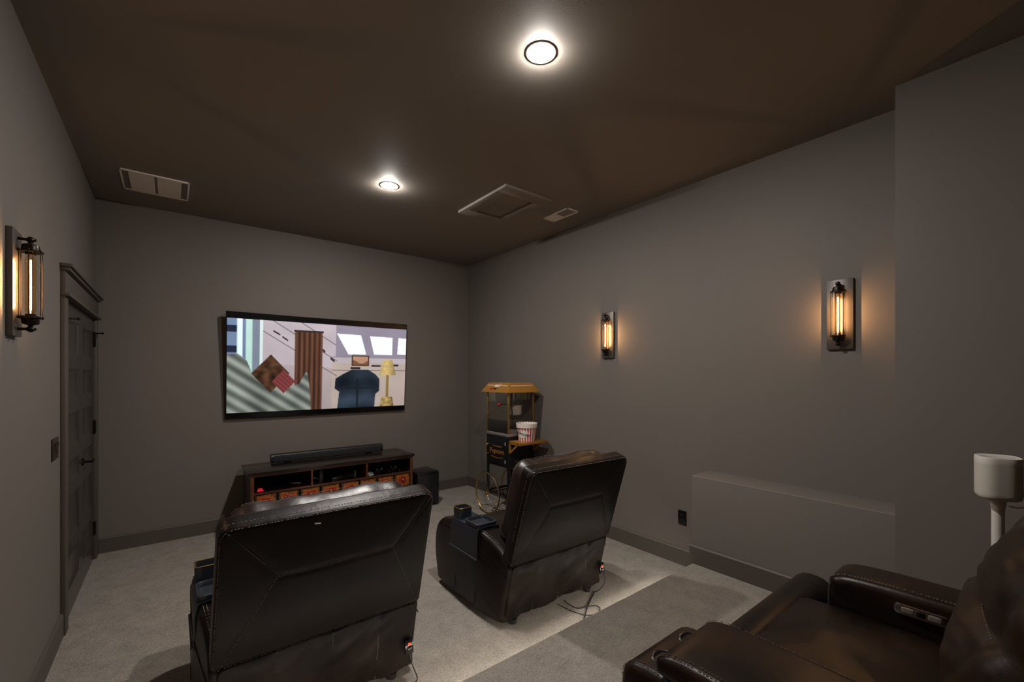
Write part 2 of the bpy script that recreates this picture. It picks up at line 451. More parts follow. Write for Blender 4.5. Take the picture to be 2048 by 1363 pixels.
# ------------------------------------------------------------------ double door and its casing
t = MB(); X0 = XL
t.box((X0, 3.645, 0), (X0 + .023, DY0, DZ), bev=.003); t.box((X0, DY1, 0), (X0 + .023, 5.09, DZ), bev=.003)
t.box((X0, 3.64, DZ), (X0 + .043, 5.095, DZ + .02), bev=.002)
t.box((X0, 3.645, DZ + .02), (X0 + .023, 5.09, DZ + .152), bev=.002)
t.box((X0, 3.637, DZ + .152), (X0 + .043, 5.10, DZ + .171), bev=.002)
t.box((X0, 3.625, DZ + .171), (X0 + .056, 5.112, DZ + .19), bev=.002)
struct(t.build('trim_1', M['trim']))
door = thing('door_1', 'dark taupe double door with panelled leaves on the left wall', 'door', (XL, (DY0 + DY1) / 2, 0)); door['kind'] = 'structure'
def leaf(y0, y1):
    # leaf of 2 x 5 style: five stacked recessed panels on the room side
    m = MB(); F = .002; T = -.036; st = .075; z0, z1 = .008, DZ - .004
    m.box((T, y0, z0), (F - .016, y1, z1))
    m.box((F - .016, y0, z0), (F, y0 + st, z1)); m.box((F - .016, y1 - st, z0), (F, y1, z1))
    rails = [z0, .42, .80, 1.02, 1.33, 1.62, z1]
    hs = [.16, .09, .09, .09, .09, .09, .11]
    edges = []
    for i, zc in enumerate(rails):
        a = z0 if i == 0 else (z1 - hs[i] if i == len(rails) - 1 else zc - hs[i] / 2)
        bb = a + hs[i]; edges.append((a, bb)); m.box((F - .016, y0 + st, a), (F, y1 - st, bb))
    for i in range(len(edges) - 1):
        a, bb = edges[i][1], edges[i + 1][0]; ya, yb = y0 + st, y1 - st
        q = .022
        o1 = [(F - .001, ya, a), (F - .001, yb, a), (F - .001, yb, bb), (F - .001, ya, bb)]
        i1 = [(F - .014, ya + q, a + q), (F - .014, yb - q, a + q), (F - .014, yb - q, bb - q), (F - .014, ya + q, bb - q)]
        m.loft([o1, i1], 0, False, True)
    return m
ym = (DY0 + DY1) / 2
for y0, y1 in ((DY0 + .003, ym - .0015), (ym + .0015, DY1 - .003)):
    leaf(y0 - ym, y1 - ym).build('door_leaf', M['door'], door)
for yy in (DY0 + .004, DY1 - .004):
    for zz in (1.82, 1.10, .26):
        h = MB(); h.cyl((.012, yy - ym, zz - .05), (.012, yy - ym, zz + .05), .008, n=10); h.box((.0015, yy - ym - .018, zz - .045), (.006, yy - ym + .018, zz + .045))
        h.sphere((.012, yy - ym, zz + .053), .008, u=8, v=6)
        h.build('hinge', M['iron'], door)
for yy, sg in ((DY0 + .004, 1), (DY1 - .004, -1)):
    h = MB(); zz = 1.878
    h.tube([(.012, yy - ym, zz), (.03, yy - ym + sg * .012, zz), (.06, yy - ym + sg * .03, zz + .002)], .005, 8)
    h.sphere((.063, yy - ym + sg * .032, zz + .002), .009, u=10, v=8); h.cyl((.012, yy - ym, zz - .008), (.012, yy - ym, zz + .012), .010, n=10)
    h.build('door_stop', M['iron'], door)
h = MB(); hz = .90; hy = ym + .065 - ym
h.cyl((.002, hy, hz), (.012, hy, hz), .027, n=24); h.cyl((.012, hy, hz), (.055, hy, hz), .011, .010, n=14)
h.tube(smooth_path([(.052, hy - .004, hz), (.058, hy + .03, hz), (.057, hy + .08, hz - .003), (.050, hy + .115, hz - .004)], 4), .009, 10)
h.build('door_handle', M['iron'], door)

# ------------------------------------------------------------------ ceiling fittings
def downlight(x, y, label):
    r = thing('recessed_downlight', label, 'ceiling light', (x, y, H))
    m = MB(); m.lathe([(.0735, 0), (.0735, -.0010), (.072, -.0019), (.062, -.0021), (.054, -.0014), (.0505, -.0004)], n=48, cap=False)
    m.build('trim_ring', M['white_metal'], r)
    m = MB(); m.lathe([(.0515, -.0005), (.0505, -.003), (.046, -.007), (.036, -.0110), (.022, -.0132), (.0, -.014)], n=40, cap=False); m.build('lens', M['lens'], r)
    return r
downlight(1.363, 1.522, 'lit round recessed ceiling downlight, the larger one nearest the viewer')
downlight(1.368, 3.348, 'lit round recessed ceiling downlight, the smaller one nearer the television')

v = thing('return_air_grille', 'large white return air grille with two louvred panels in the ceiling near the left wall', 'vent', (-.095, 4.498, H))
a, bq = .208, .223
m = MB()
for x0, x1, y0, y1 in ((-a, a, -bq, -bq + .022), (-a, a, bq - .022, bq), (-a, -a + .012, -bq, bq), (a - .012, a, -bq, bq)):
    m.box((x0, y0, -.010), (x1, y1, 0), bev=.002)
m.build('frame', M['white_metal'], v)
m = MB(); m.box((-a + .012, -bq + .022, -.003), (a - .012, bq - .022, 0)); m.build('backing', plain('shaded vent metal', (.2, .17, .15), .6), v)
for x0, x1 in ((-a + .05, -.008), (.008, a - .05)):
    m = MB(); n = 26; y0, y1 = -bq + .03, bq - .026
    for i in range(n):
        yy = y0 + (y1 - y0) * (i + .5) / n; d = (y1 - y0) / n * .46
        m.loft([[(x, yy - d, -.0058), (x, yy + d, -.0072), (x, yy + d, -.006), (x, yy - d, -.0046)] for x in (x0, x1)])
    m.build('louvre_panel', M['white_metal'], v)

v = thing('supply_register', 'small narrow white ceiling register beside the attic hatch', 'vent', (2.885, 2.947, H))
a, bq = .077, .17
m = MB()
for x0, x1, y0, y1 in ((-a, a, -bq, -bq + .016), (-a, a, bq - .016, bq), (-a, -a + .016, -bq, bq), (a - .016, a, -bq, bq)):
    m.box((x0, y0, -.008), (x1, y1, 0), bev=.002)
m.build('frame', M['white_metal'], v)
m = MB(); m.box((-a + .016, -bq + .016, -.0015), (a - .016, bq - .016, 0)); m.build('backing', M['plate'], v)
m = MB()
for i in range(9):
    x = -a + .022 + (2 * a - .044) * i / 8
    for y0, y1, s in ((-bq + .018, -.004, 1), (.004, bq - .018, -1)):
        m.loft([[(x - .006, y, -.006 if s > 0 else -.002), (x + .006, y, -.002 if s > 0 else -.006), (x + .006, y, -.001 if s > 0 else -.005), (x - .006, y, -.005 if s > 0 else -.001)] for y in (y0, y1)])
m.build('louvre_panel', M['white_metal'], v)

v = thing('attic_hatch', 'taupe framed attic access hatch in the ceiling', 'hatch', (2.325, 3.096, H))
m = MB(); ox, oy, ix, iy = .252, .366, .137, .243
for x0, x1, y0, y1 in ((-ox, ox, -oy, -iy), (-ox, ox, iy, oy), (-ox, -ix, -iy, iy), (ix, ox, -iy, iy)):
    m.box((x0, y0, -.022), (x1, y1, 0), bev=.003)
m.build('frame', M['ceil'], v)
m = MB(); m.box((-ix, -iy, -.005), (ix, iy, 0)); m.build('panel', M['ceil'], v)

# ------------------------------------------------------------------ wall sconces
def sconce(name, label, x, y, z, rz):
    # local +x points out of the wall, plate centred on the origin
    r = thing(name, label, 'wall lamp', (x, y, z), (0, 0, rz), 'caged bulb wall sconces')
    m = MB(); m.box((0, -.068, -.215), (.02, .068, .215), bev=.002); m.build('backplate', M['plate'], r)
    ax = .056
    for s in (1, -1):
        m = MB()
        m.tube([(.018, 0, s * .185), (ax, 0, s * .183)], .006, 10); m.sphere((ax, 0, s * .184), .013); m.cyl((ax, 0, s * .184), (ax + .016, 0, s * .184), .006, n=10)
        m.cyl((ax, 0, s * .172), (ax, 0, s * .16), .008, n=12)
        m.build('arm', M['iron'], r)
        m = MB(); m.lathe([(.010, s * .168), (.024, s * .163), (.027, s * .155), (.027, s * .137), (.021, s * .135)], (ax, 0, 0), 24); m.lathe([(.016, s * .135), (.016, s * .122)], (ax, 0, 0), 20)
        m.build('cap', M['iron'], r)
    m = MB(); n = 6
    for s in (1, -1): m.torus((ax, 0, s * .134), .0355, .0035, n=36, k=6)
    for s in (1, -1):
        for i in range(4): m.cyl((ax, 0, s * .134), (ax + .0355 * math.cos(PI * i / 2 + PI / 8), .0355 * math.sin(PI * i / 2 + PI / 8), s * .134), .002, n=6)
    for i in range(n):
        a = 2 * PI * i / n + PI / 6; px, py = ax + .0355 * math.cos(a), .0355 * math.sin(a)
        m.cyl((px, py, -.142), (px, py, .142), .0017, n=6)
        for s in (1, -1): m.sphere((px, py, s * .139), .0042, u=8, v=6)
    m.build('cage', M['iron'], r)
    m = MB(); m.lathe([(.010, -.122), (.0165, -.112), (.0165, .100), (.012, .114), (.0, .118)], (ax, 0, 0), 28, cap=False); bl = m.build('bulb', M['bulb'], r)
    m = MB(); m.cyl((ax, 0, -.105), (ax, 0, .100), .0023, n=10)
    m.build('filament', M['filament'], bl)
    return r
sconce('wall_sconce', 'caged tube bulb sconce on the left wall above the light switch', XL, 2.643, 1.907, 0)
sconce('wall_sconce', 'caged tube bulb sconce on the right wall nearer the popcorn cart', XR, 2.655, 1.907, PI)
sconce('wall_sconce', 'caged tube bulb sconce on the right wall above the ledge', XR, .845, 1.907, PI)
sconce('wall_sconce', 'caged tube bulb sconce on the left wall, the one above the raised step', XL, .845, 1.907, 0)
ls = thing('step_light', 'thin warm light strip along the face of the carpeted step', 'step light', (1.24, RY + .004, .138))
m = MB(); m.box((-1.66, -.004, -.003), (1.66, .004, .008), bev=.001); m.build('channel', M['steel'], ls)
m = MB(); m.poly([(-1.655, .0045, -.0035), (1.655, .0045, -.0035), (1.655, -.0015, -.0098), (-1.655, -.0015, -.0098)]); m.poly([(-1.655, .0037, -.0030), (1.655, .0037, -.0030), (1.655, -.0023, -.0093), (-1.655, -.0023, -.0093)], 1); m.build('diffuser', [M['step_led'], M['steel']], ls)

# ------------------------------------------------------------------ switch and outlet
v = thing('light_switch', 'dark brown double light switch plate beside the double door', 'switch', (XL, 3.475, 1.124))
m = MB(); m.box((0, -.075, -.06), (.008, .075, .06), bev=.003); m.build('plate', M['switch'], v)
for yy in (-.025, .025):
    m = MB(); m.loft([[(.008, yy - .015, -.033), (.008, yy + .015, -.033), (.008, yy + .015, .033), (.008, yy - .015, .033)], [(.009, yy - .014, -.032), (.009, yy + .014, -.032), (.016, yy + .014, .032), (.016, yy - .014, .032)]]); m.build('rocker', M['switch'], v)
v = thing('wall_outlet', 'black power outlet low on the right wall beside the ledge', 'outlet', (XR, 1.903, .382))
m = MB(); m.box((-.008, -.036, -.056), (0, .036, .056), bev=.003); m.build('plate', M['gloss_black'], v)
for zz in (-.02, .02):
    m = MB(); m.cyl((-.008, 0, zz), (-.0105, 0, zz), .0155, n=20); m.box((-.0112, -.007, zz - .004), (-.0104, -.005, zz + .006), 1); m.box((-.0112, .005, zz - .004), (-.0104, .007, zz + .006), 1); m.build('socket', [M['black'], M['rubber']], v)

# ------------------------------------------------------------------ television
TW, TH = 1.868, 1.058
tilt = math.radians(4.3)
tv = thing('television', 'large flat television on the back wall showing a bright room scene', 'television', (1.348, 5.062, 1.628), (tilt, 0, 0))
m = MB(); m.box((-TW / 2, 0, -TH / 2), (TW / 2, .03, TH / 2), bev=.004); m.build('housing', M['black'], tv)
m = MB(); m.box((-TW / 2 + .004, -.0015, -TH / 2 + .004), (TW / 2 - .004, .001, TH / 2 - .004)); scr = m.build('screen', M['screen'], tv)
m = MB(); m.box((-.22, .03, -.15), (.22, .05, .15), bev=.004); m.build('wall_mount', M['black'], tv)
PW, PH = 1.852, .936
def inpoly(x, y, P):
    c = False; j = len(P) - 1
    for i in range(len(P)):
        if (P[i][1] > y) != (P[j][1] > y) and x < (P[j][0] - P[i][0]) * (y - P[i][1]) / (P[j][1] - P[i][1]) + P[i][0]: c = not c
        j = i
    return c
def ell(x, y, cx, cy, rx, ry): return ((x - cx) / rx) ** 2 + ((y - cy) / ry) ** 2
PANES = [[(.555, .90), (.70, .895), (.735, .66), (.625, .655)], [(.755, .89), (.905, .885), (.905, .66), (.785, .66)], [(.945, .885), (1.01, .88), (1.01, .67), (.94, .67)]]
SLOTS = [[(.46, .74), (.49, .69), (.49, .66), (.46, .71)], [(.52, .62), (.545, .58), (.545, .55), (.52, .59)], [(.64, .50), (.70, .50), (.70, .475), (.64, .475)], [(.77, .53), (.83, .53), (.83, .505), (.77, .505)], [(.90, .54), (.95, .54), (.95, .515), (.90, .515)],
         [(.215, .90), (.25, .86), (.25, .84), (.215, .88)], [(.26, .84), (.29, .80), (.29, .78), (.26, .82)]]
CHAIR = [(.0, .0), (.0, .62), (.05, .63), (.09, .56), (.12, .40), (.22, .26), (.35, .30), (.385, .44), (.395, .42), (.41, .2), (.415, .0)]
BLUE = [(.565, .0), (.575, .20), (.548, .24), (.552, .36), (.60, .42), (.65, .47), (.75, .47), (.80, .41), (.825, .35), (.825, .2), (.80, .16), (.795, .0)]
def paint(u, v):
    n = noise.noise((u * 9, v * 5, 0)); f = noise.noise((u * 60, v * 30, 2))
    # pale panelled room
    c = (196, 184, 190) if v > .55 - .12 * u else (186, 170, 172)
    if u > .53 and v < .55: c = (196, 178, 168)
    # receding panel joints
    for k in (.30, .12, -.06):
        if abs(v - (1.15 + k - 1.25 * u)) < .006 and u < .56: c = (120, 112, 116)
    if u > .53 and (abs(v - .46) < .006 or abs(v - .62) < .005): c = (140, 126, 124)
    if u > .55 and v > .62: c = (150, 142, 158)
    # bright windows in the roof of the set
    for P in PANES:
        if inpoly(u, v, P): c = (252, 254, 255)
    for P in SLOTS:
        if inpoly(u, v, P): c = (58, 46, 52)
    # left: shelf, columns
    if u < .055: c = (120, 140, 170) if (int(v * 14) % 3) else (40, 44, 66)
    if .045 < u < .07: c = (235, 250, 250)
    if .07 <= u < .085: c = (120, 132, 168)
    if .085 <= u < .115: c = (196, 232, 222)
    if .115 <= u < .15: c = (130, 140, 156)
    if .15 <= u < .165: c = (226, 244, 238)
    # brown drawn curtain hanging in straight pleats
    if .325 < u < .475 and v < .90:
        q = .80 + .22 * math.sin(u * 230) + .12 * noise.noise((u * 40, v * 3, 5)); c = (112 * q, 74 * q, 58 * q)
    if .32 < u < .48 and .895 < v < .915: c = (60, 48, 44)
    # dark blue armchair with a tan cushion
    if inpoly(u, v, BLUE):
        s = .8 + .5 * n; c = (52 * s, 64 * s, 78 * s)
    if .59 < u < .78 and .235 < v < .25: c = (30, 38, 46)
    if abs(u - .685) < .006 and v < .36: c = (30, 38, 46)
    # framed tan landscape on the wall above it
    if .645 < u < .755 and .515 < v < .645: c = (84, 60, 44)
    if .653 < u < .747 and .530 < v < .630: c = (190, 146, 120) if v > .565 + .02 * math.sin(u * 60) else (128, 92, 66)
    # gilt floor lamp with a flared shade
    if .40 < v < .60 and abs(u - .878) < .030 + .13 * (.60 - v): q = .82 + .25 * math.cos((u - .865) * 30) + .1 * f; c = (206 * q, 178 * q, 116 * q)
    if v <= .40 and abs(u - .878) < .009: c = (150, 122, 70)
    if v < .12 and abs(u - .878) < .035 + .1 * (.12 - v): q = .8 + .3 * f + .3 * math.cos((u - .87) * 40); c = (176 * q, 148 * q, 92 * q)
    # sage throw over a sofa, square cushions
    if inpoly(u, v, CHAIR):
        s = .78 + .22 * math.sin((u * 1.4 + v) * 46) + .15 * n; c = (158 * s, 166 * s, 156 * s)
    if abs((u - .205) * 2.0) + abs(v - .42) * .9 < .19: q = .75 + .4 * noise.noise((u * 30, v * 20, 1)); c = (104 * q, 70 * q, 50 * q)
    if abs((u - .27) * 2.0) + abs(v - .33) * .9 < .12: c = (140, 70, 70) if (int((u * 2 + v) * 40) % 2) else (122, 56, 58)
    k = 1 - .10 * (1 - v) + .05 * n; return lin(*[max(0, min(255, x * k)) if x < 245 else x for x in c])
nu, nv = 300, 152
vs = [(-PW / 2 + PW * i / nu, 0, -PH / 2 + PH * j / nv) for j in range(nv + 1) for i in range(nu + 1)]
fs = [(j * (nu + 1) + i, j * (nu + 1) + i + 1, (j + 1) * (nu + 1) + i + 1, (j + 1) * (nu + 1) + i) for j in range(nv) for i in range(nu)]
me = bpy.data.meshes.new('picture'); me.from_pydata(vs, [], fs); me.materials.append(M['picture'])
ca = me.color_attributes.new('Picture', 'FLOAT_COLOR', 'CORNER'); cols = []
for j in range(nv):
    for i in range(nu):
        q = [paint((i + a_) / nu, (j + b_) / nv) for a_, b_ in ((.25, .25), (.75, .3), (.3, .75), (.75, .75))]
        c = tuple(sum(t[k] for t in q) / 4 for k in range(4)); cols.extend(c * 4)
ca.data.foreach_set('color', cols)
pic = bpy.data.objects.new('picture', me); C.objects.link(pic); pic.parent = scr; pic.location = (0, -.0025, -.005); pic['label'] = 'lit moving picture'

# ------------------------------------------------------------------ television stand and what it holds
SX0, SX1, SY0, SY1, SZ = .548, 2.156, 4.566, 5.06, .64
st = thing('media_console', 'dark wood media console with painted red drawers under the television', 'tv stand', ((SX0 + SX1) / 2, (SY0 + SY1) / 2, 0))
cx, cy = st.location.x, st.location.y
L = lambda x, y, z: (x - cx, y - cy, z)
m = MB(); m.box(L(SX0 - .006, SY0 - .008, SZ - .025), L(SX1 + .006, SY1, SZ), bev=.004); m.build('top', M['dark_wood'], st)
fx0, fx1 = SX0 + .012, SX1 - .012
m = MB(); m.box(L(fx0, SY0 + .02, .06), L(fx0 + .02, SY1 - .01, SZ - .025)); m.build('side_panel', M['side_wood'], st)
m = MB(); m.box(L(fx1 - .02, SY0 + .02, .06), L(fx1, SY1 - .01, SZ - .025)); m.build('side_panel', M['side_wood'], st)
m = MB(); m.box(L(fx0, SY1 - .022, .06), L(fx1, SY1 - .01, SZ - .025)); m.build('back_panel', M['black'], st)
m = MB(); m.box(L(fx0 + .02, SY0 + .02, .43), L(fx1 - .02, SY1 - .022, .442)); m.box(L(fx0 + .02, SY0 + .02, .06), L(fx1 - .02, SY1 - .022, .08)); m.build('shelf', M['dark_wood'], st)
m = MB()
m.box(L(fx0, SY0 + .004, .02), L(fx0 + .03, SY0 + .022, SZ - .025), bev=.002); m.box(L(fx1 - .03, SY0 + .004, .02), L(fx1, SY0 + .022, SZ - .025), bev=.002)
m.box(L(fx0 + .03, SY0 + .004, SZ - .043), L(fx1 - .03, SY0 + .022, SZ - .025), bev=.002)
m.box(L(fx0 + .03, SY0 + .004, .432), L(fx1 - .03, SY0 + .022, .45), bev=.002)
m.box(L(fx0 + .03, SY0 + .004, .04), L(fx1 - .03, SY0 + .022, .10), bev=.002); m.box(L(fx0 + .03, SY0 + .004, .265), L(fx1 - .03, SY0 + .022, .283), bev=.002)
m.build('face_frame', M['red_wood'], st)
for x in (1.082, 1.624):
    m = MB(); m.box(L(x - .009, SY0 + .005, .442), L(x + .009, SY1 - .022, SZ - .025)); m.build('divider', M['red_wood'], st)
dw = (fx1 - fx0 - .06) / 8
for row, (z0, z1) in enumerate(((.287, .428), (.104, .261))):
    for i in range(8):
        xc = fx0 + .03 + dw * (i + .5); zc = (z0 + z1) / 2
        m = MB(); m.box((-dw / 2 + .006, -.010, -(z1 - z0) / 2 + .002), (dw / 2 - .006, .012, (z1 - z0) / 2 - .002), bev=.004)
        d = m.build('drawer', M['drawer'], st, L(xc, SY0 + .012, zc))
        m = MB(); m.lathe([(.004, 0), (.004, -.010), (.009, -.016), (.010, -.021), (.006, -.026), (0, -.027)], (0, -.010, .012), 14, axis='Y', cap=False); m.build('knob', M['steel'], d)
for sx in (fx0, fx1 - .04):
    for sy in (SY0 + .01, SY1 - .06):
        m = MB(); m.box(L(sx, sy, 0), L(sx + .04, sy + .04, .06), bev=.003); m.build('foot', M['side_wood'], st)

sb = thing('soundbar', 'long black soundbar lying on the media console top', 'speaker', (1.36, 4.965, SZ))
m = MB(); prof = rrect(.085, .088, .03, 6, (0, .047), .008)
m.loft([[(-.575, p.x, p.y) for p in prof], [(-.565, p.x * 1.02, .047 + (p.y - .047) * 1.02) for p in prof], [(.565, p.x * 1.02, .047 + (p.y - .047) * 1.02) for p in prof], [(.575, p.x, p.y) for p in prof]])
m.build('housing', M['black'], sb, ang=50)
m = MB(); m.box((-.55, -.0455, .012), (.55, -.040, .078), bev=.004); m.build('grille', plain('black speaker cloth', (.012, .012, .013), .8, bump=.3, bscale=700), sb)
for x in (-.42, .42):
    m = MB(); m.box((x - .03, -.03, 0), (x + .03, .03, .006), bev=.002); m.build('foot', M['rubber'], sb)

sw = thing('subwoofer', 'black box subwoofer on the carpet at the right end of the media console', 'speaker', (2.345, 4.73, 0))
m = MB(); m.box((-.142, -.15, .02), (.142, .15, .405), bev=.02, seg=4); m.build('cabinet', M['gloss_black'], sw)
m = MB(); m.box((-.118, -.158, .05), (.118, -.149, .37), bev=.006); m.box((-.07, -.162, .10), (.055, -.157, .32), 0, bev=.004); m.build('grille', M['black'], sw)
for x in (-.11, .11):
    for y in (-.11, .11):
        m = MB(); m.cyl((x, y, 0), (x, y, .022), .016, .02, n=12); m.build('foot', M['rubber'], sw)

g = thing('charging_dock', 'small gadget glowing red in the left bay of the media console', 'gadget', (.632, 4.64, .442))
m = MB(); m.box((-.05, -.045, 0), (.05, .045, .014), bev=.006); m.build('base', M['gloss_black'], g)
m = MB(); m.loft([[(-.008, -.038, .014), (.04, -.038, .014), (.04, .01, .014), (-.008, .01, .014)], [(0, -.03, .026), (.034, -.03, .026), (.030, .004, .034), (0, .004, .034)]]); m.build('glowing_top', M['red_glow'], g)
g = thing('remote_control', 'slim grey remote control lying tilted in the left bay of the media console', 'remote control', (.955, 4.74, .442), (0, 0, .9))
m = MB(); m.box((-.02, -.075, 0), (.02, .075, .018), bev=.005); m.build('body', M['black'], g)
m = MB()
for i in range(6):
    for k in range(3): m.box((-.014 + .011 * k, -.06 + .019 * i, .017), (-.006 + .011 * k, -.048 + .019 * i, .021), bev=.001)
m.build('keypad', plain('pale grey keys', (.4, .38, .36), .5), g)
g = thing('router', 'upright dark router with cables in the middle bay of the media console', 'router', (1.19, 4.72, .442))
m = MB(); m.box((-.018, -.06, 0), (.018, .06, .13), bev=.006); m.build('case', plain('charcoal plastic', (.03, .03, .032), .4), g)
m = MB(); m.box((-.03, -.04, 0), (.03, .04, .006), bev=.002); m.build('base', M['black'], g)
m = MB()
for k in range(4): m.tube(smooth_path([(-.018, .02 * k - .03, .03 + .02 * k), (-.07, -.03 + .01 * k, .05 - .008 * k), (-.11, -.02, .006)], 5), .0025, 6)
m.build('cable', plain('grey cable', (.12, .12, .12), .5), g)
g = thing('media_player', 'flat black media player with thin white antenna in the console middle bay', 'media player', (1.42, 4.76, .442))
m = MB(); m.box((-.13, -.10, 0), (.13, .10, .042), bev=.004); m.build('case', M['gloss_black'], g)
m = MB(); m.box((.105, -.106, .006), (.108, -.099, .075)); m.build('antenna', M['white'], g)
for i, (x, lb) in enumerate(((1.80, 'black game controller beside the pale cable tangle in the media console'), (1.965, 'black game controller farthest right in the media console'))):
    g = thing('game_controller', lb, 'game controller', (x, 4.68 + .01 * i, .442), (0, 0, .12 - .2 * i), 'game controllers in the console bay')
    m = MB()
    m.tube(smooth_path([(-.055, -.045, .018), (-.06, .0, .026), (-.03, .03, .03), (.03, .03, .03), (.06, .0, .026), (.055, -.045, .018)], 5), [.013 + .006 * math.sin(PI * i / 25) for i in range(26)], 12)
    m.cyl((0, .02, .012), (0, .02, .044), .03, .024, n=16)
    m.build('body', M['gloss_black'], g)
    for s in (-1, 1):
        m = MB(); m.cyl((s * .025, .01, .035), (s * .025, .008, .058), .005, n=8); m.cyl((s * .025, .008, .058), (s * .025, .008, .063), .009, n=12); m.build('thumbstick', M['chrome'], g)
cb = MB()
for k in range(7):
    pts = []
    for i in range(14):
        a = i * .9 + k; pts.append((1.672 + .026 * math.sin(a * 1.1 + k) , 4.60 + .03 * math.cos(a * .8) + .004 * k, .45 + .012 * abs(math.sin(a * 1.7 + k)) + .004 * k))
    cb.tube(smooth_path(pts, 4), .0022, 6)
tag(cb.build('coiled_cable', plain('pale braided cable', (.26, .25, .26), .4)), 'tangle of pale cable at the left of the console\'s right bay', 'cable')

# ------------------------------------------------------------------ recliners
def plane_fn(o, u, v, n):
    o, u, v, n = map(Vector, (o, u, v, n))
    return lambda a, b, h: o + u * a + v * b + n * h
def seg_dist(p, a, b):
    p, a, b = Vector(p), Vector(a), Vector(b); d = b - a; t = max(0, min(1, (p - a).dot(d) / d.dot(d))); return (p - a - d * t).length
ARM = [(.03, .03), (.0, .10), (-.035, .24), (-.07, .385), (-.045, .425), (.03, .475), (.13, .52), (.25, .545), (.40, .548), (.55, .535), (.68, .510), (.775, .455), (.825, .36), (.83, .20), (.80, .06), (.75, .028), (.40, .02)]

def make_recliner():
    r = thing('recliner', '', 'recliner', group='front row recliners')
    # --- rear shell: leaning slab with an envelope of seams on its back face
    bot = Vector((0, -.085, .40)); top = Vector((0, -.272, .99)); vv = (top - bot); hgt = vv.length; vv.normalize()
    nn = Vector((0, 1, 0)) - vv * vv.y; nn.normalize()
    hw0, hw1 = .431, .414
    quad = [(-hw0, 0), (hw0, 0), (hw1 + .004, hgt), (-hw1 - .004, hgt)]
    out = []
    rad = .05
    def rq():
        P = [Vector(p) for p in quad]; pts = []
        for i in range(4):
            a, b_, c = P[i - 1], P[i], P[(i + 1) % 4]; rr = rad if i > 1 else .012
            d0 = (a - b_).normalized(); d1 = (c - b_).normalized()
            for k in range(7):
                t = k / 6; pts.append((b_ + d0 * rr) * (1 - t) ** 2 + b_ * 2 * t * (1 - t) + (b_ + d1 * rr) * t * t)
        return resample(pts, .018)
    out = rq()
    iL, iR, iv = -.414 + .828 * .235, -.414 + .828 * .80, hgt * .597
    seams = [((iL, iv), (iR, iv)), ((-hw1 + .02, hgt - .02), (iL, iv)), ((hw1 - .02, hgt - .02), (iR, iv)), ((-hw0 + .03, .0), (iL, iv)), ((hw0 - .01, .0), (iR, iv))]
    def disp(a, b_, h):
        if h > .03: return 0
        d = min(seg_dist((a, b_), *s_) for s_ in seams)
        return .0035 * math.exp(-(d / .009) ** 2) + .0015 * noise.noise((a * 5, b_ * 5, 1))
    fn = plane_fn(bot, (1, 0, 0), vv, nn)
    m = MB(); m.cushion(out, .10, .018, fn, b0=.009, b1=0, rings=22, disp=disp)
    off = lambda a, b_, k: fn(a, b_, k)
    for (a, b_) in seams:
        N = 26; ln = []
        for i in range(N + 1):
            x = a[0] + (b_[0] - a[0]) * i / N; y = a[1] + (b_[1] - a[1]) * i / N
            e = max(abs(x) / (hw0 - .0), abs(y / hgt * 2 - 1)); k = min(1, e); hh = -.009 * (1 - k ** 2.4) + .0035
            q = Vector((b_[0] - a[0], b_[1] - a[1])).normalized(); ln.append(fn(x - q.y * .006, y + q.x * .006, hh - .003))
        m.dashes(ln)
    rim = [fn(p.x * .985, hgt / 2 + (p.y - hgt / 2) * .985, .0035) for p in out]
    m.dashes(rim + [rim[0]], m=1)
    rim = [fn(p.x * 1.001, hgt / 2 + (p.y - hgt / 2) * 1.002, .034) for p in out]
    m.dashes([q for q in rim if q.z > .55], m=1, gap=.006)
    m.build('backrest_shell', [M['leather'], M['stitch']], r, ang=50)
    # --- puffy cushion in front of the shell
    def wr(a, b_, h):
        q = Vector((a * 7, b_ * 7, h * 5)); return .016 * noise.noise(q) + .007 * noise.noise(q * 3.1) + .003 * abs(noise.noise(Vector((a * 42, b_ * 14, 3))))
    m = MB(); oc = rrect(.752, hgt - .06, .09, 8, (0, hgt / 2 - .008), .02)
    oc = [Vector((p.x, p.y + .010 * noise.noise((p.x * 9, p.y * 4, 7)))) for p in oc]
    m.cushion(oc, .17, .065, plane_fn(bot + nn * .085, (1, 0, 0), vv, nn), b1=.05, disp=wr, rings=12, steps=7)
    s1 = [plane_fn(bot + nn * .085, (1, 0, 0), vv, nn)(p.x, p.y, .13) for p in oc]
    m.dashes([q + Vector((0, 0, .001)) for q in s1 if q.z > .7], m=1, L=.009, gap=.004)
    m.build('back_cushion', [M['leather_top'], M['stitch']], r, ang=60)
    # --- skirt below the shell: loose leather with three upright seams and folds
    b0 = Vector((0, -.004, .045)); t0 = Vector((0, -.082, .405)); v2 = t0 - b0; h2 = v2.length; v2.normalize(); n2 = Vector((0, 1, 0)) - v2 * v2.y; n2.normalize()
    sx = [-.415 + .83 * k for k in (.25, .515, .77)]
    def folds(a, b_, h):
        if h > .02: return 0
        d = min(abs(a - x) for x in sx); low = max(0, 1 - b_ / h2)
        return .006 * math.exp(-(d / .012) ** 2) - .022 * (low ** 1.2) * noise.noise((a * 5 + b_ * 3, b_ * 4, 9)) - .010 * noise.noise((a * 11 - b_ * 9, b_ * 7, 4))
    m = MB(); m.cushion(rrect(.822, h2, .03, 5, (0, h2 / 2), .02), .035, .012, plane_fn(b0, (1, 0, 0), v2, n2), b0=.012, rings=18, disp=folds)
    f2 = plane_fn(b0, (1, 0, 0), v2, n2)
    for x in sx:
        m.dashes([f2(x + .004, b_, folds(x, b_, 0) - .012 * (1 - abs(b_ / h2 * 2 - 1) ** 2.4) * .6 - .003) for b_ in [h2 * (.04 + .94 * i / 16) for i in range(17)]])
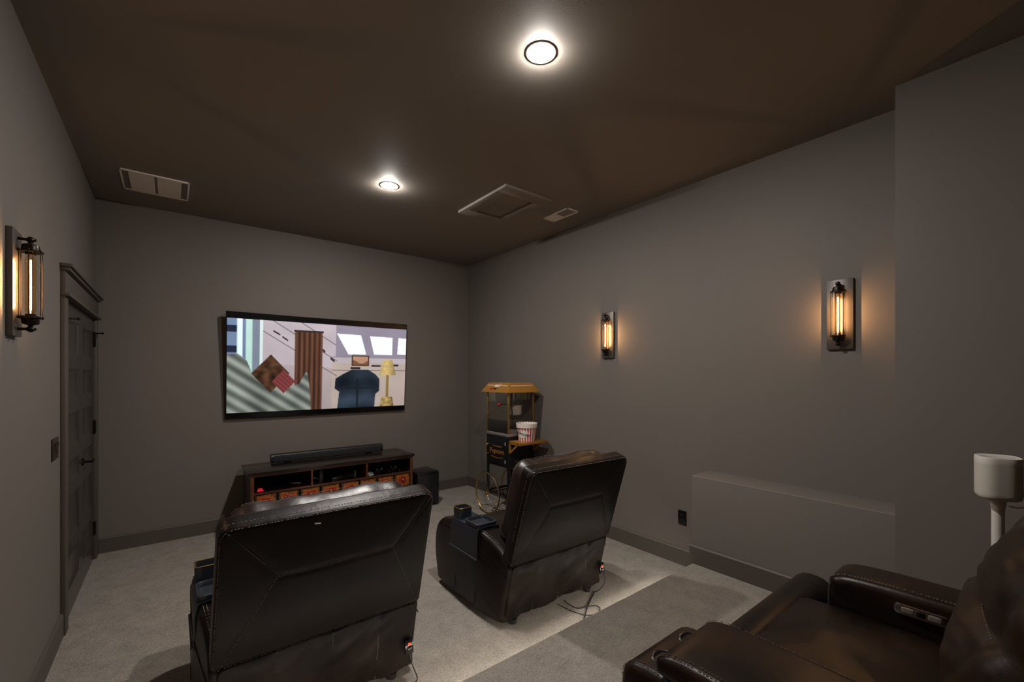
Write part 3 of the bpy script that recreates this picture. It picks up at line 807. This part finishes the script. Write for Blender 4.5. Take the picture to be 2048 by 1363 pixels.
    m.build('back_skirt', [M['leather'], M['stitch']], r, ang=55)
    # --- arms
    prof = resample(smooth_loop(ARM, 5), .02)
    def aw(a): t = max(0, min(1, (a + .06) / .34)); return .436 + .026 * t * t * (3 - 2 * t)
    for s in (-1, 1):
        m = MB()
        def arm_d(a, b_, h): 
            k = .006 * noise.noise((a * 4, b_ * 5, s)); 
            return -k
        m.cushion(prof, .155, .026, (lambda s_: (lambda a, b_, h: Vector((s_ * (aw(a) - h), a, b_))))(s), b0=.014, b1=.0, rings=12, disp=arm_d)
        up = [p for p in prof if p.y > .40 and p.x < .74]; up.sort(key=lambda p: p.x)
        for hh, ins in ((.020, .0), (.032, -.0015)):
            m.dashes([Vector((s * (aw(p.x) - hh), p.x, p.y + .0025)) for p in up])
        side = smooth_path([(-.055, .33), (.08, .365), (.22, .40), (.40, .44), (.60, .455), (.74, .44)], 5)
        m.tube([Vector((s * (aw(p[0]) + .0115 * (1 - max(abs(p[0] - .36) / .42, 0) ** 2.4)), p[0], p[1])) for p in side], .0028, 5)
        for yy in (.26, .52):
            m.tube([Vector((s * (aw(yy) + .0105), yy - .03 * math.sin((z - .06) / .34 * PI), z)) for z in [.06 + .34 * i / 12 for i in range(13)]], .002, 5)
        m.build('armrest', [M['leather'], M['stitch']], r, ang=55)
    # --- seat, footrest, base
    m = MB(); m.cushion(rrect(.53, .60, .06, 6, (0, .43), .03), .17, .05, plane_fn((0, 0, .29), (1, 0, 0), (0, 1, 0), (0, 0, 1)), b1=.03, disp=lambda a, b_, h: .006 * noise.noise((a * 8, b_ * 8, 0)), rings=9); m.build('seat', M['leather_top'], r, ang=60)
    m = MB(); m.cushion(rrect(.53, .33, .05, 6, (0, .25), .03), .09, .035, plane_fn((0, .73, 0), (1, 0, 0), (0, 0, 1), (0, 1, 0)), b1=.02, rings=8); m.build('footrest', M['leather'], r, ang=60)
    m = MB(); m.box((-.27, .06, .045), (.27, .72, .30)); m.build('base', M['rubber'], r)
    for x in (-.33, .33):
        for y in (.03, .62):
            m = MB(); m.cyl((x, y, 0), (x, y, .03), .024, .028, n=14); m.build('foot', M['rubber'], r)
    ps = MB(); ps.box((-.022, -.012, -.035), (.022, .004, .035), bev=.004); ps.box((-.012, -.018, -.022), (.012, -.010, .0), bev=.002)
    po = ps.build('power_socket', M['gloss_black'], r, (.385, -.052, .178), (-.2, 0, 0))
    MB().box((-.006, -.0165, .006), (.006, -.011, .016), bev=.001).build('indicator_light', M['led_red'], po)
    return r
rec = make_recliner()
rec.location = (.545, 2.085, 0); rec['label'] = 'dark leather recliner in front of the media console, nearest the double door'
rec2 = copy_tree(rec); rec2.location = (1.985, 2.075, 0); rec2.rotation_euler = (0, 0, math.radians(-1.5)); rec2['label'] = 'dark leather recliner in front of the popcorn cart, navy tray on its arm'

m = MB(); m.box((-.012, -.0006, -.0022), (.012, .0006, .0022), bev=.0005)
sm = m.build('scuff_mark', plain('pale scuff', (.5, .45, .42), .7), rec, (-.095, -.2725, .952), (-.31, .12, 0)); sm['label'] = 'small pale scuff'
# trays saddled over the left arms
def make_tray():
    r = thing('armrest_tray', '', 'tray', group='navy armrest trays')
    # origin: on the arm top, arm runs along y; outer side is -x
    m = MB(); T = .004
    sec = [(-.098, -.185), (-.097, -.10), (-.095, -.05), (-.088, -.012), (-.07, .006), (.06, .006), (.078, -.004), (.084, -.04)]
    sec = [(p.x, p.y) for p in smooth_path([Vector((x, y)) for x, y in sec], 3)]
    ring = []
    for y in (-.115, .225):
        ring.append([(x, y, z) for x, z in sec] + [(x * .94, y, z - T * 1.2) for x, z in sec[::-1]])
    m.loft(ring)
    m.tube([(-.100, y, -.185) for y in (-.118, .0, .228)], .0065, 8)
    m.build('saddle', M['navy'], r)
    def dish(w, l, h, cxy, wall, rad, taper=1.06):
        mm = MB(); o1 = rrect(w, l, rad, 5, cxy, .015); cxx = Vector(cxy)
        sc = lambda P, k, ins=0: [cxx + (p - cxx) * k * (1 - ins) for p in P]
        ii = wall / (min(w, l) / 2)
        rings_ = [[(p.x, p.y, 0.004) for p in o1], [(p.x, p.y, h - .003) for p in sc(o1, taper)], [(p.x, p.y, h) for p in sc(o1, taper, ii * .35)], [(p.x, p.y, h) for p in sc(o1, taper, ii * .8)], [(p.x, p.y, h - .003) for p in sc(o1, taper, ii)], [(p.x, p.y, .010) for p in sc(o1, 1, ii)]]
        mm.loft(rings_, 0, True, True); return mm
    dish(.150, .165, .032, (-.008, -.025), .010, .022).build('snack_dish', M['navy'], r)
    cbx = dish(.096, .096, .075, (-.035, .165), .006, .014, 1.03); cup = cbx.build('cup_holder', M['navy'], r)
    mm = MB(); o1 = rrect(.097, .097, .014, 5, (-.035, .165), .012); mm.tube([(p.x, p.y, .076) for p in o1], .0026, 6, 0, True); mm.build('rim', M['brass'], cup)
    mm = MB(); mm.lathe([(.018, .0), (.018, .03), (.012, .036), (.0, .038)], (-.055, .155, .012), 14); mm.build('bottle_cap', M['gloss_black'], cup)
    return r
tr = make_tray(); tr.location = (.545 - .375, 2.085 + .33, .549); tr['label'] = 'mostly hidden navy tray on the arm of the recliner nearest the double door'
t2 = copy_tree(tr); t2.location = (1.985 - .375, 2.075 + .335, .549); t2.rotation_euler = (0, 0, math.radians(-1.5)); t2['label'] = 'navy cup holder tray on the arm of the recliner by the popcorn cart'

def cord(pts, label, r=.0032):
    m = MB(); m.tube(smooth_path(pts, 7), r, 8)
    return tag(m.build('power_cord', M['rubber']), label, 'cord')
cord([(.93, 2.018, .150), (.935, 2.00, .10), (.955, 1.985, .03), (.93, 1.99, .006), (.905, 1.995, .005), (.86, 1.97, .005), (.80, 1.95, .005), (.72, 1.97, .005)], 'black cord hanging from the recliner nearest the double door')
cord([(2.375, 1.995, .150), (2.38, 1.99, .08), (2.35, 2.02, .02), (2.33, 2.05, .006), (2.323, 2.035, .005), (2.20, 1.97, .005), (2.077, 1.893, .005), (2.045, 1.868, .005), (2.03, 1.862, .005)], 'black cord dropping from the red lit socket of the recliner by the popcorn cart')
cord([(2.02, 2.09, .005), (2.022, 2.045, .005), (2.03, 1.975, .005), (2.055, 1.90, .005), (2.078, 1.872, .005), (2.10, 1.856, .005)], 'loose black cord curving over the carpet near the step, the nearer of two', .003)
cord([(2.09, 2.10, .005), (2.075, 2.03, .005), (2.09, 1.965, .005), (2.145, 1.935, .012), (2.20, 1.92, .006), (2.205, 1.885, .005), (2.175, 1.858, .005)], 'loose black cord looping over the carpet behind the other one', .003)

# --- rear row recliner with console, on the riser
R3 = thing('recliner', 'brown leather recliner with cup holder console on the raised step by the white speaker', 'recliner', (1.70, .30, RH))
def A(x, y, z): return Vector((x - 1.70, y - .30, z - RH))
PF = lambda o_, u, v, n: plane_fn(A(*o_), u, v, n)
# right arm
prof3 = resample(smooth_loop([(-.30, .20), (-.32, .40), (-.30, .62), (-.15, .735), (.05, .757), (.30, .762), (.48, .757), (.555, .742), (.575, .70), (.575, .50), (.565, .30), (.54, .19), (.2, .18)], 6), .02)
m = MB(); f3 = lambda a, b_, h: A(2.245 - h, a, b_)
m.cushion(prof3, .205, .03, f3, b0=.012, b1=.012, rings=12, disp=lambda a, b_, h: .004 * noise.noise((a * 5, b_ * 5, 2)))
up = sorted([p for p in prof3 if p.y > .70 and p.x > -.1], key=lambda p: p.x)
for hh in (.187, .179): m.dashes([f3(p.x, p.y + .002, hh) for p in up])
fr = sorted([p for p in prof3 if p.x > .54 and p.y > .25], key=lambda p: -p.y)
for hh in (.187, .179): m.dashes([f3(p.x + .002, p.y, hh) for p in fr])
arm3 = m.build('armrest', [M['leather_warm'], M['stitch_dark']], R3, ang=55)
m = MB(); op = rrect(.145, .036, .014, 5, (0, 0), .006)
fk = lambda a, b_, h: A(2.033 - h, .30 + a, .705 + b_)
m.cushion(op, .006, .002, fk, rings=2, steps=2)
m.build('control_panel', M['chrome'], R3)
for a0, a1, mt in ((-.052, -.018, M['steel']), (-.012, .012, M['gloss_black']), (.018, .052, M['steel'])):
    m = MB(); m.cushion(rrect(a1 - a0, .018, .004, 3, ((a0 + a1) / 2, 0), .004), .004, .001, lambda a, b_, h: fk(a, b_, h + .006), rings=2, steps=2); m.build('control_button', mt, R3)
# seat cushion and front piece
dn = lambda a, b_, h: .006 * noise.noise((a * 7, b_ * 7, 3)) if h > .05 else 0
m = MB(); m.cushion(rrect(.66, .56, .05, 6, (0, 0), .025), .21, .05, PF((1.705, .44, .435), (1, 0, 0), (0, 1, 0), (0, 0, 1)), b1=.022, rings=10, disp=dn)
ol = rrect(.63, .53, .05, 6, (0, 0), .02); ff = PF((1.705, .44, .645), (1, 0, 0), (0, 1, 0), (0, 0, 1))
m.build('seat', [M['leather_warm'], M['stitch_dark']], R3, ang=60)
m = MB(); pf = resample(smooth_loop([(.59, .30), (.59, .55), (.62, .635), (.68, .655), (.735, .64), (.765, .58), (.77, .42), (.76, .26), (.70, .215), (.63, .22)], 6), .02)
m.cushion(pf, .85, .045, lambda a, b_, h: A(1.405 + h, a, b_), b0=.006, b1=.012, rings=7, disp=lambda a, b_, h: .003 * noise.noise((a * 9, b_ * 9, 5))); m.build('footrest', M['leather_warm'], R3, ang=60)
# console with cup holders and lid
m = MB(); m.box(A(1.075, -.30, RH + .03), A(1.395, .60, .665), bev=.03, seg=4)
pc = resample(smooth_loop([(.30, .25), (.30, .55), (.40, .672), (.60, .682), (.76, .681), (.82, .660), (.842, .60), (.84, .40), (.81, .24), (.60, .20)], 6), .018)
fc = lambda a, b_, h: A(1.07 + h, a, b_)
m.cushion(pc, .33, .03, fc, b0=.01, b1=.004, rings=8)
upc = sorted([p for p in pc if p.y > .60 and p.x > .45], key=lambda p: p.x)
for hh in (.018, .027): m.dashes([fc(p.x, p.y + .002, hh) for p in upc])
con = m.build('console', [M['leather_warm'], M['stitch_dark']], R3, ang=50)
for x in (1.165, 1.315):
    m = MB(); cc = A(x, .738, .679)
    m.lathe([(.0425, -.006), (.0425, .003), (.040, .0055), (.0365, .0045), (.0345, -.0005), (.0345, .0005)], cc, 36, cap=False)
    ch = m.build('cup_holder', M['chrome'], con)
    m = MB(); m.lathe([(.0355, .0035), (.033, .0025), (.0315, .0015), (.0, .001)], cc, 30, cap=False); m.build('well', M['well'], ch)
m = MB(); pl = resample(smooth_loop([(.0, .672), (-.02, .72), (.02, .757), (.30, .765), (.55, .766), (.655, .762), (.704, .742), (.712, .714), (.685, .694), (.5, .684), (.3, .668)], 6), .018)
fl = lambda a, b_, h: A(1.058 + h, a, b_)
m.cushion(pl, .305, .024, fl, b0=.006, b1=.004, rings=6, disp=lambda a, b_, h: .002 * noise.noise((a * 8, b_ * 8, 1)))
upl = sorted([p for p in pl if p.y > .70], key=lambda p: p.x)
for hh in (.016, .026, .289): m.dashes([fl(p.x, p.y + .0022, hh) for p in upl])
m.build('console_lid', [M['leather_warm'], M['stitch_dark']], con, ang=55)
# backrest: shell and pillowed cushion leaning back
b3 = Vector((1.71, .02, .60)); t3 = Vector((1.71, -.26, 1.17)); v3 = t3 - b3; h3 = v3.length; v3.normalize(); n3 = Vector((0, 1, 0)) - v3 * v3.y; n3.normalize()
f_s = PF(b3 - n3 * .10, (1, 0, 0), v3, n3)
m = MB(); m.cushion(rrect(.98, h3 + .10, .07, 7, (.02, h3 / 2 - .02), .03), .11, .03, f_s, b0=.02, rings=8); m.dashes([f_s(p.x, p.y, .10) for p in rrect(.96, h3 + .08, .07, 7, (.02, h3 / 2 - .02), .03) if p.y > .1]); m.build('backrest_shell', [M['leather_warm'], M['stitch_dark']], R3, ang=55)
def d3(a, b_, h):
    k = b_ / h3
    g_ = -.020 * math.exp(-((k - .45) / .06) ** 2) if h > .08 else 0
    e = .012 * noise.noise((a * 5, b_ * 9, h * 3)) + .005 * noise.noise((a * 13, b_ * 36, 2)) if h > .05 else 0
    return g_ + e
m = MB(); oc3 = rrect(.71, h3 + .13, .12, 8, (.012, h3 / 2 + .045), .018)
m.cushion(oc3, .22, .10, PF(b3, (1, 0, 0), v3, n3), b1=.075, rings=22, steps=8, disp=d3)
f_b = PF(b3, (1, 0, 0), v3, n3)
m.dashes([f_b(x, h3 * .45, .22 + .05 * (1 - (abs(x) / .34) ** 2) - .008) for x in [-.30 + .6 * i / 30 for i in range(31)]])
m.build('back_cushion', [M['leather_warm'], M['stitch_dark']], R3, ang=60)
m = MB(); m.box(A(1.38, -.22, RH + .03), A(2.06, .58, .45)); m.build('base', M['rubber'], R3)
for x in (1.45, 2.15):
    for y in (-.15, .5):
        m = MB(); m.cyl(A(x, y, RH), A(x, y, RH + .035), .025, .028, n=14); m.build('foot', M['rubber'], R3)

# ------------------------------------------------------------------ white speaker on its stand
ss = thing('speaker_stand', 'white pole speaker stand on the raised step by the wall bump', 'speaker stand', (2.43, .146, RH))
m = MB(); m.lathe([(.0, 0), (.125, 0), (.125, .008), (.115, .013), (.03, .016), (.022, .03)], n=40, cap=False); m.build('base', M['white'], ss)
m = MB(); m.cyl((0, 0, .014), (0, 0, .865), .0175, n=24); m.build('pole', M['white'], ss)
m = MB(); m.lathe([(.0182, .860), (.0185, .868), (.0235, .898), (.027, .902), (.027, .905)], n=28); m.build('collar', M['white'], ss)
sp = thing('smart_speaker', 'small white speaker on the white pole stand', 'speaker', (2.43, .146, RH + .905), (0, 0, math.radians(18)))
def sq(k, z): return [(p.x * k, p.y * k, z) for p in rrect(.118, .118, .042, 8, (0, 0), .012)]
m = MB(); m.loft([sq(.80, 0), sq(.93, .004), sq(.985, .012), sq(1, .022), sq(1.0, .132)]); m.build('grille', M['white_mesh'], sp, ang=50)
m = MB(); m.loft([sq(1.0, .132), sq(1.005, .136), sq(1.005, .152), sq(.985, .157), sq(.95, .158), sq(.93, .1565)]); m.build('top_cap', M['white'], sp, ang=50)
m = MB(); m.tube(smooth_path([(2.47, .098, 1.145), (2.475, .086, 1.10), (2.47, .080, 1.055), (2.455, .094, 1.043), (2.44, .118, 1.046)], 7), .0028, 8)
tag(m.build('power_cord', M['white']), 'thin white cord hanging behind the white speaker', 'cord')

# ------------------------------------------------------------------ popcorn cart
PX0, PX1, PY0, PY1, Z0, Z1, Z2 = 2.78, 3.14, 3.62, 4.02, .544, .876, 1.348
pc_ = thing('popcorn_cart', 'gold and black wheeled popcorn cart in the far right corner', 'popcorn machine', ((PX0 + PX1) / 2, (PY0 + PY1) / 2, 0))
ox_, oy_ = pc_.location.x, pc_.location.y
W = lambda x, y, z: Vector((x - ox_, y - oy_, z))
m = MB(); m.box(W(PX0, PY0, Z0), W(PX1, PY1, Z1), bev=.004); m.build('cabinet', M['popblack'], pc_)
dr = MB(); dr.box(W(PX0 - .008, PY0 + .03, Z0 + .03), W(PX0, PY1 - .025, Z1 - .04), bev=.003); dr = dr.build('cabinet_door', M['popblack'], pc_)
m = MB(); hy_ = PY1 - .055
m.tube(smooth_path([W(PX0 - .008, hy_, .770), W(PX0 - .028, hy_ + .006, .765), W(PX0 - .036, hy_ + .008, .735), W(PX0 - .036, hy_ + .008, .70), W(PX0 - .028, hy_ + .006, .668), W(PX0 - .008, hy_, .663)], 5), .006, 10)
m.build('door_handle', M['brass'], dr)
for zz in (.61, .80):
    m = MB(); m.cyl(W(PX0 - .012, PY0 + .036, zz - .018), W(PX0 - .012, PY0 + .036, zz + .018), .006, n=10); m.box(W(PX0 - .0105, PY0 + .03, zz - .015), W(PX0 - .008, PY0 + .055, zz + .015)); m.build('hinge', M['steel'], dr)
RX = Matrix(((0, 0, -1, 0), (-1, 0, 0, 0), (0, 1, 0, 0), (0, 0, 0, 1)))       # text facing -x, reading towards -y
RY_ = Matrix(((1, 0, 0, 0), (0, 0, -1, 0), (0, 1, 0, 0), (0, 0, 0, 1)))       # text facing -y, reading towards +x
m = MB()
m.merge(text_bm('Popcorn', .075, .0008, bold=.001), 0, Matrix.Translation(W(PX0 - .0085, PY0 + .195, .705)) @ RX)
m.merge(text_bm('OLD FASHIONED', .022, .0006), 0, Matrix.Translation(W(PX0 - .0085, PY0 + .19, .758)) @ RX)
for dz in (-.055, -.062): m.tube(smooth_path([W(PX0 - .009, PY1 - .10, .705 + dz), W(PX0 - .009, PY0 + .20, .700 + dz - .008), W(PX0 - .009, PY0 + .08, .705 + dz)], 6), .0012, 5)
m.build('lettering', M['orange_print'], dr)
m = MB(); m.merge(text_bm('NOSTALGIA', .03, .0008), 0, Matrix.Translation(W(2.95, PY0 - .0005, .605)) @ RY_); m.build('lettering', M['grey_print'], pc_)
# glass case
m = MB(); m.box(W(PX0, PY0, Z1), W(PX1, PY1, Z1 + .032), bev=.003); m.build('pan', M['steel'], pc_)
for x in (PX0 + .009, PX1 - .009):
    for y in (PY0 + .009, PY1 - .009):
        m = MB(); m.box(W(x - .009, y - .009, Z1 + .03), W(x + .009, y + .009, Z2 + .004), bev=.002); m.build('corner_post', M['brass'], pc_)
z0, z1 = Z1 + .032, Z2 + .002
for a, b_ in (((PX0 + .018, PY0 + .007), (PX1 - .018, PY0 + .010)), ((PX0 + .018, PY1 - .010), (PX1 - .018, PY1 - .007)), ((PX1 - .010, PY0 + .018), (PX1 - .007, PY1 - .018))):
    m = MB(); m.box(W(a[0], a[1], z0), W(b_[0], b_[1], z1)); m.build('glass_pane', M['glass'], pc_)
dd = MB(); dd.box(W(PX0 + .005, PY0 + .02, z0 + .145), W(PX0 + .009, PY1 - .02, z1)); dd = dd.build('glass_door', M['glass'], pc_)
m = MB()
for zz in (z0 + .20, z0 + .36): m.box(W(PX0 - .002, PY1 - .035, zz - .012), W(PX0 + .012, PY1 - .012, zz + .012), bev=.002)
m.build('door_clip', M['brass'], dd)
m = MB(); m.box(W(PX0 + .003, PY0 + .018, z0), W(PX0 + .012, PY1 - .018, z0 + .14), bev=.002); m.build('chute_flap', plain('smoked plastic', (.018, .016, .015), .3), pc_)
m = MB()
m.lathe([(.0, 1.086), (.060, 1.086), (.068, 1.094), (.070, 1.11), (.070, 1.185), (.074, 1.188), (.074, 1.194), (.068, 1.194)], W(3.02, 3.80, 0), 32, cap=False)
m.lathe([(.0, 1.2), (.05, 1.199), (.069, 1.193)], W(3.02, 3.80, 0), 28, cap=False)
ke = m.build('kettle', M['alu'], pc_)
m = MB()
for y in (3.745, 3.855): m.cyl(W(3.02, y, 1.192), W(3.02, y, Z2), .006, n=10)
m.cyl(W(3.02, 3.80, 1.20), W(3.02, 3.80, Z2), .012, n=12); m.build('hanger', M['steel'], ke)
m = MB(); m.cyl(W(2.945, 3.80, 1.205), W(2.845, 3.86, 1.205), .0045, n=8); m.build('handle_rod', M['chrome'], ke)
m = MB(); m.sphere(W(2.84, 3.863, 1.205), .021, sc=(1, 1, .9)); m.build('handle_knob', M['red_plastic'], ke)
m = MB(); m.tube(smooth_path([W(2.90, 3.72, Z2), W(2.895, 3.72, 1.28), W(2.91, 3.74, 1.20), W(2.93, 3.745, 1.19)], 5), .008, 8); m.tube([W(2.91, 3.73, 1.19), W(2.90, 3.70, 1.10)], .006, 8); m.build('stirrer_arm', M['black'], ke)
# roof: flared gold canopy with a stripe and switches
lo = [(2.738, 3.567), (3.178, 3.567), (3.178, 4.062), (2.738, 4.062)]; hi = [(2.80, 3.622), (3.115, 3.622), (3.115, 4.012), (2.80, 4.012)]
R_ = lambda P, z: [W(x, y, z) for x, y in P]
mid = lambda k: [(a[0] + (b_[0] - a[0]) * k, a[1] + (b_[1] - a[1]) * k) for a, b_ in zip(lo, hi)]
m = MB(); m.loft([R_(lo, Z2 - .004), R_(lo, Z2 + .003), R_(hi, 1.446), R_(mid(1.06), 1.449)]); rf = m.build('roof', M['gold'], pc_, ang=20)
m = MB()
for ka, kb in ((.66, .69), (.74, .77)):
    zz = lambda k: Z2 + .003 + (1.446 - Z2 - .003) * k
    P0, P1 = mid(ka), mid(kb); e = .0012
    for (i, j, nx, ny, spans) in ((0, 1, 0, -1, ((.05, .93),)), (3, 0, -1, 0, ((.06, .40), (.62, .94)))):
        for s0, s1 in spans:
            q = lambda P, t, k: W(P[i][0] + (P[j][0] - P[i][0]) * t + nx * e, P[i][1] + (P[j][1] - P[i][1]) * t + ny * e, zz(k) + .0006)
            m.poly([q(P0, s0, ka), q(P0, s1, ka), q(P1, s1, kb), q(P1, s0, kb)])
sl = math.atan2(.062, .095)
LM = Matrix.Translation(W(2.738 + .062 * .72 - .0016, 3.817, Z2 + .003 + .095 * .72)) @ Matrix.Rotation(sl, 4, 'Y') @ RX
m.merge(text_bm('epd', .060, .0008, shear=.25, bold=.0015), 0, LM)
m.build('stripe', M['white_print'], rf)
for yy, zk, mt, rr in ((3.90, .33, M['red_plastic'], .014), (3.865, .36, M['red_plastic'], .010), (3.825, .34, M['black'], .012), (3.79, .36, M['brass'], .007)):
    m = MB(); px = 2.738 + .062 * zk; pz = Z2 + .003 + .095 * zk; m.cyl(W(px + .004, yy, pz - .003), W(px - .008, yy, pz + .005), rr, n=14); m.build('switch_knob', mt, rf)
# undercarriage
for x in (PX0 + .012, PX1 - .012):
    for y in (PY0 + .012, PY1 - .012):
        m = MB(); zb = .215 if y > 3.8 else 0
        m.box(W(x - .0115, y - .0115, zb), W(x + .0115, y + .0115, Z0), bev=.002); m.build('leg', M['popblack'], pc_)
m = MB(); zf = .245
for a, b_ in (((PX0 + .002, PY0 + .02, zf - .011), (PX0 + .022, PY1 - .02, zf + .011)), ((PX1 - .022, PY0 + .02, zf - .011), (PX1 - .002, PY1 - .02, zf + .011)), ((PX0 + .01, PY1 - .023, zf - .011), (PX1 - .01, PY1 - .001, zf + .011)), ((PX0 + .01, PY0 + .001, zf - .011), (PX1 - .01, PY0 + .023, zf + .011))):
    m.box(W(*a), W(*b_), bev=.002)
m.cyl(W(2.725, 3.945, .232), W(3.125, 3.945, .232), .007, n=10); m.box(W(PX0 + .002, 3.93, .225), W(PX0 + .02, 3.96, .26)); m.box(W(PX1 - .02, 3.93, .225), W(PX1 - .002, 3.96, .26))
m.build('lower_frame', M['popblack'], pc_)
for wx in (2.735, 3.100):
    wr_ = MB(); c_ = W(wx, 3.945, .232)
    wr_.torus(c_, .220, .0085, 'X', 64, 10); wl = wr_.build('wheel', M['brass'], pc_)
    m = MB(); m.torus(c_, .2262, .0062, 'X', 64, 8); m.build('tyre', M['rubber'], wl)
    m = MB(); m.lathe([(.0, -.022), (.012, -.02), (.012, -.012), (.026, -.010), (.026, .010), (.012, .012), (.012, .02), (0, .022)], c_, 20, axis='X', cap=False); m.build('hub', M['brass'], wl)
    m = MB()
    for i in range(12):
        a = 2 * PI * i / 12 + .1; m.cyl(c_ + Vector((.006 if i % 2 else -.006, .024 * math.cos(a), .024 * math.sin(a))), c_ + Vector((0, .218 * math.cos(a), .218 * math.sin(a))), .0014, n=6)
    m.build('spokes', M['chrome'], wl)
# side shelf on brackets
m = MB(); m.box(W(PX0 + .005, 3.405, .826), W(PX1 + .01, PY0 - .001, .838), bev=.003); m.box(W(PX0 + .005, 3.402, .812), W(PX1 + .01, 3.414, .838), bev=.002); sh = m.build('side_shelf', M['gold'], pc_)
for x in (PX0 + .016, PX1 - .012):
    m = MB(); hw_ = .010
    for a, b_ in (((PY0 - .009, .705), (PY0 - .009, .826)), ((PY0 - .012, .712), (3.47, .816)), ((PY0 - .004, .815), (3.42, .815))):
        d_ = Vector((0, b_[0] - a[0], b_[1] - a[1])).normalized(); q_ = Vector((0, -d_.z, d_.y)) * .008
        p0, p1 = W(x, *a), W(x, *b_); ex = Vector((hw_, 0, 0))
        m.loft([[p0 - q_ - ex, p0 + q_ - ex, p0 + q_ + ex, p0 - q_ + ex], [p1 - q_ - ex, p1 + q_ - ex, p1 + q_ + ex, p1 - q_ + ex]])
    m.build('bracket', M['gold'], sh)

# popcorn bucket on the shelf
pb = thing('popcorn_bucket', 'red and white striped popcorn bucket on the side shelf of the cart', 'bucket', (2.935, 3.505, .838))
m = MB(); m.lathe([(.0, 0), (.082, 0), (.085, .003), (.100, .150), (.097, .150), (.083, .008), (0, .008)], n=48, cap=False); m.build('body', M['stripe'], pb)
m = MB(); n_ = 48
outr, inr = [], []
prof_ = []
for k, (rr, zz) in enumerate(((.1005, .142), (.109, .144), (.111, .17), (.112, .188))):
    prof_.append([Vector((rr * math.cos(2 * PI * i / n_), rr * math.sin(2 * PI * i / n_), zz + (.005 * math.cos(2 * PI * i / n_ * 24) if k == 3 else 0))) for i in range(n_)])
prof_.append([Vector((.106 * math.cos(2 * PI * i / n_), .106 * math.sin(2 * PI * i / n_), .186)) for i in range(n_)])
prof_.append([Vector((.100 * math.cos(2 * PI * i / n_), .100 * math.sin(2 * PI * i / n_), .146)) for i in range(n_)])
m.loft(prof_, 0, False, False); m.build('collar', M['popcorn_white'], pb)
m = MB(); A0 = math.radians(205); pts = []
for i in range(40):
    a = 2 * PI * i / 40; k = 1 + .12 * math.cos(10 * a); th = A0 + .62 * k * math.cos(a); z = .078 + .038 * k * math.sin(a) - .012 * math.cos(a) * -1
    rr = .0855 + .0148 * z / .15 + .0014; pts.append(Vector((rr * math.cos(th), rr * math.sin(th), z)))
cen_ = Vector((.0945 * math.cos(A0), .0945 * math.sin(A0), .078))
inner = []
for f_ in (.66, .33):
    row = []
    for i in range(40):
        a = 2 * PI * i / 40; th = A0 + .62 * f_ * math.cos(a); z = .078 + .038 * f_ * math.sin(a) + .012 * f_ * math.cos(a)
        rr = .0855 + .0148 * z / .15 + .0014; row.append(Vector((rr * math.cos(th), rr * math.sin(th), z)))
    inner.append(row)
m.loft([pts] + inner, 0, False, True)
tb = text_bm('POPCORN', .034, .0006, bold=.0008)
for v_ in tb.verts:
    th = A0 + v_.co.x / .092; z = .078 + v_.co.y + .018 * v_.co.x * 0; z = .078 + v_.co.y - .25 * (-v_.co.x) * 0 - .18 * v_.co.x
    rr = .0855 + .0148 * z / .15 + .0022 + v_.co.z; v_.co = Vector((rr * math.cos(th), rr * math.sin(th), z))
m.merge(tb, 1); m.build('badge', [M['popcorn_white'], M['ink']], pb)

# ------------------------------------------------------------------ camera and render look
cam = bpy.data.cameras.new('camera'); cam.sensor_width = 36; cam.lens = 866 / 2048 * 36
cam.shift_x = -6.7 / 2048; cam.shift_y = 67.5 / 2048; cam.clip_start = .02
co = bpy.data.objects.new('camera', cam); C.objects.link(co)
co.location = (0, 0, 1.535); co.rotation_euler = (math.radians(90), 0, math.radians(-38.456))
sc = bpy.context.scene; sc.camera = co
wd = bpy.data.worlds.new('world'); sc.world = wd; wd.use_nodes = True
wd.node_tree.nodes['Background'].inputs[0].default_value = (.9, .8, .7, 1); wd.node_tree.nodes['Background'].inputs[1].default_value = .0
sc.view_settings.view_transform = 'Standard'; sc.view_settings.look = 'None'; sc.view_settings.gamma = 1; sc.view_settings.exposure = .03
try: sc.view_settings.use_curve_mapping = False
except Exception: pass
sc.cycles.use_denoising = True; sc.cycles.max_bounces = 10; sc.cycles.diffuse_bounces = 6; sc.cycles.transparent_max_bounces = 16
sc.cycles.caustics_reflective = False; sc.cycles.caustics_refractive = False; sc.cycles.sample_clamp_indirect = 4
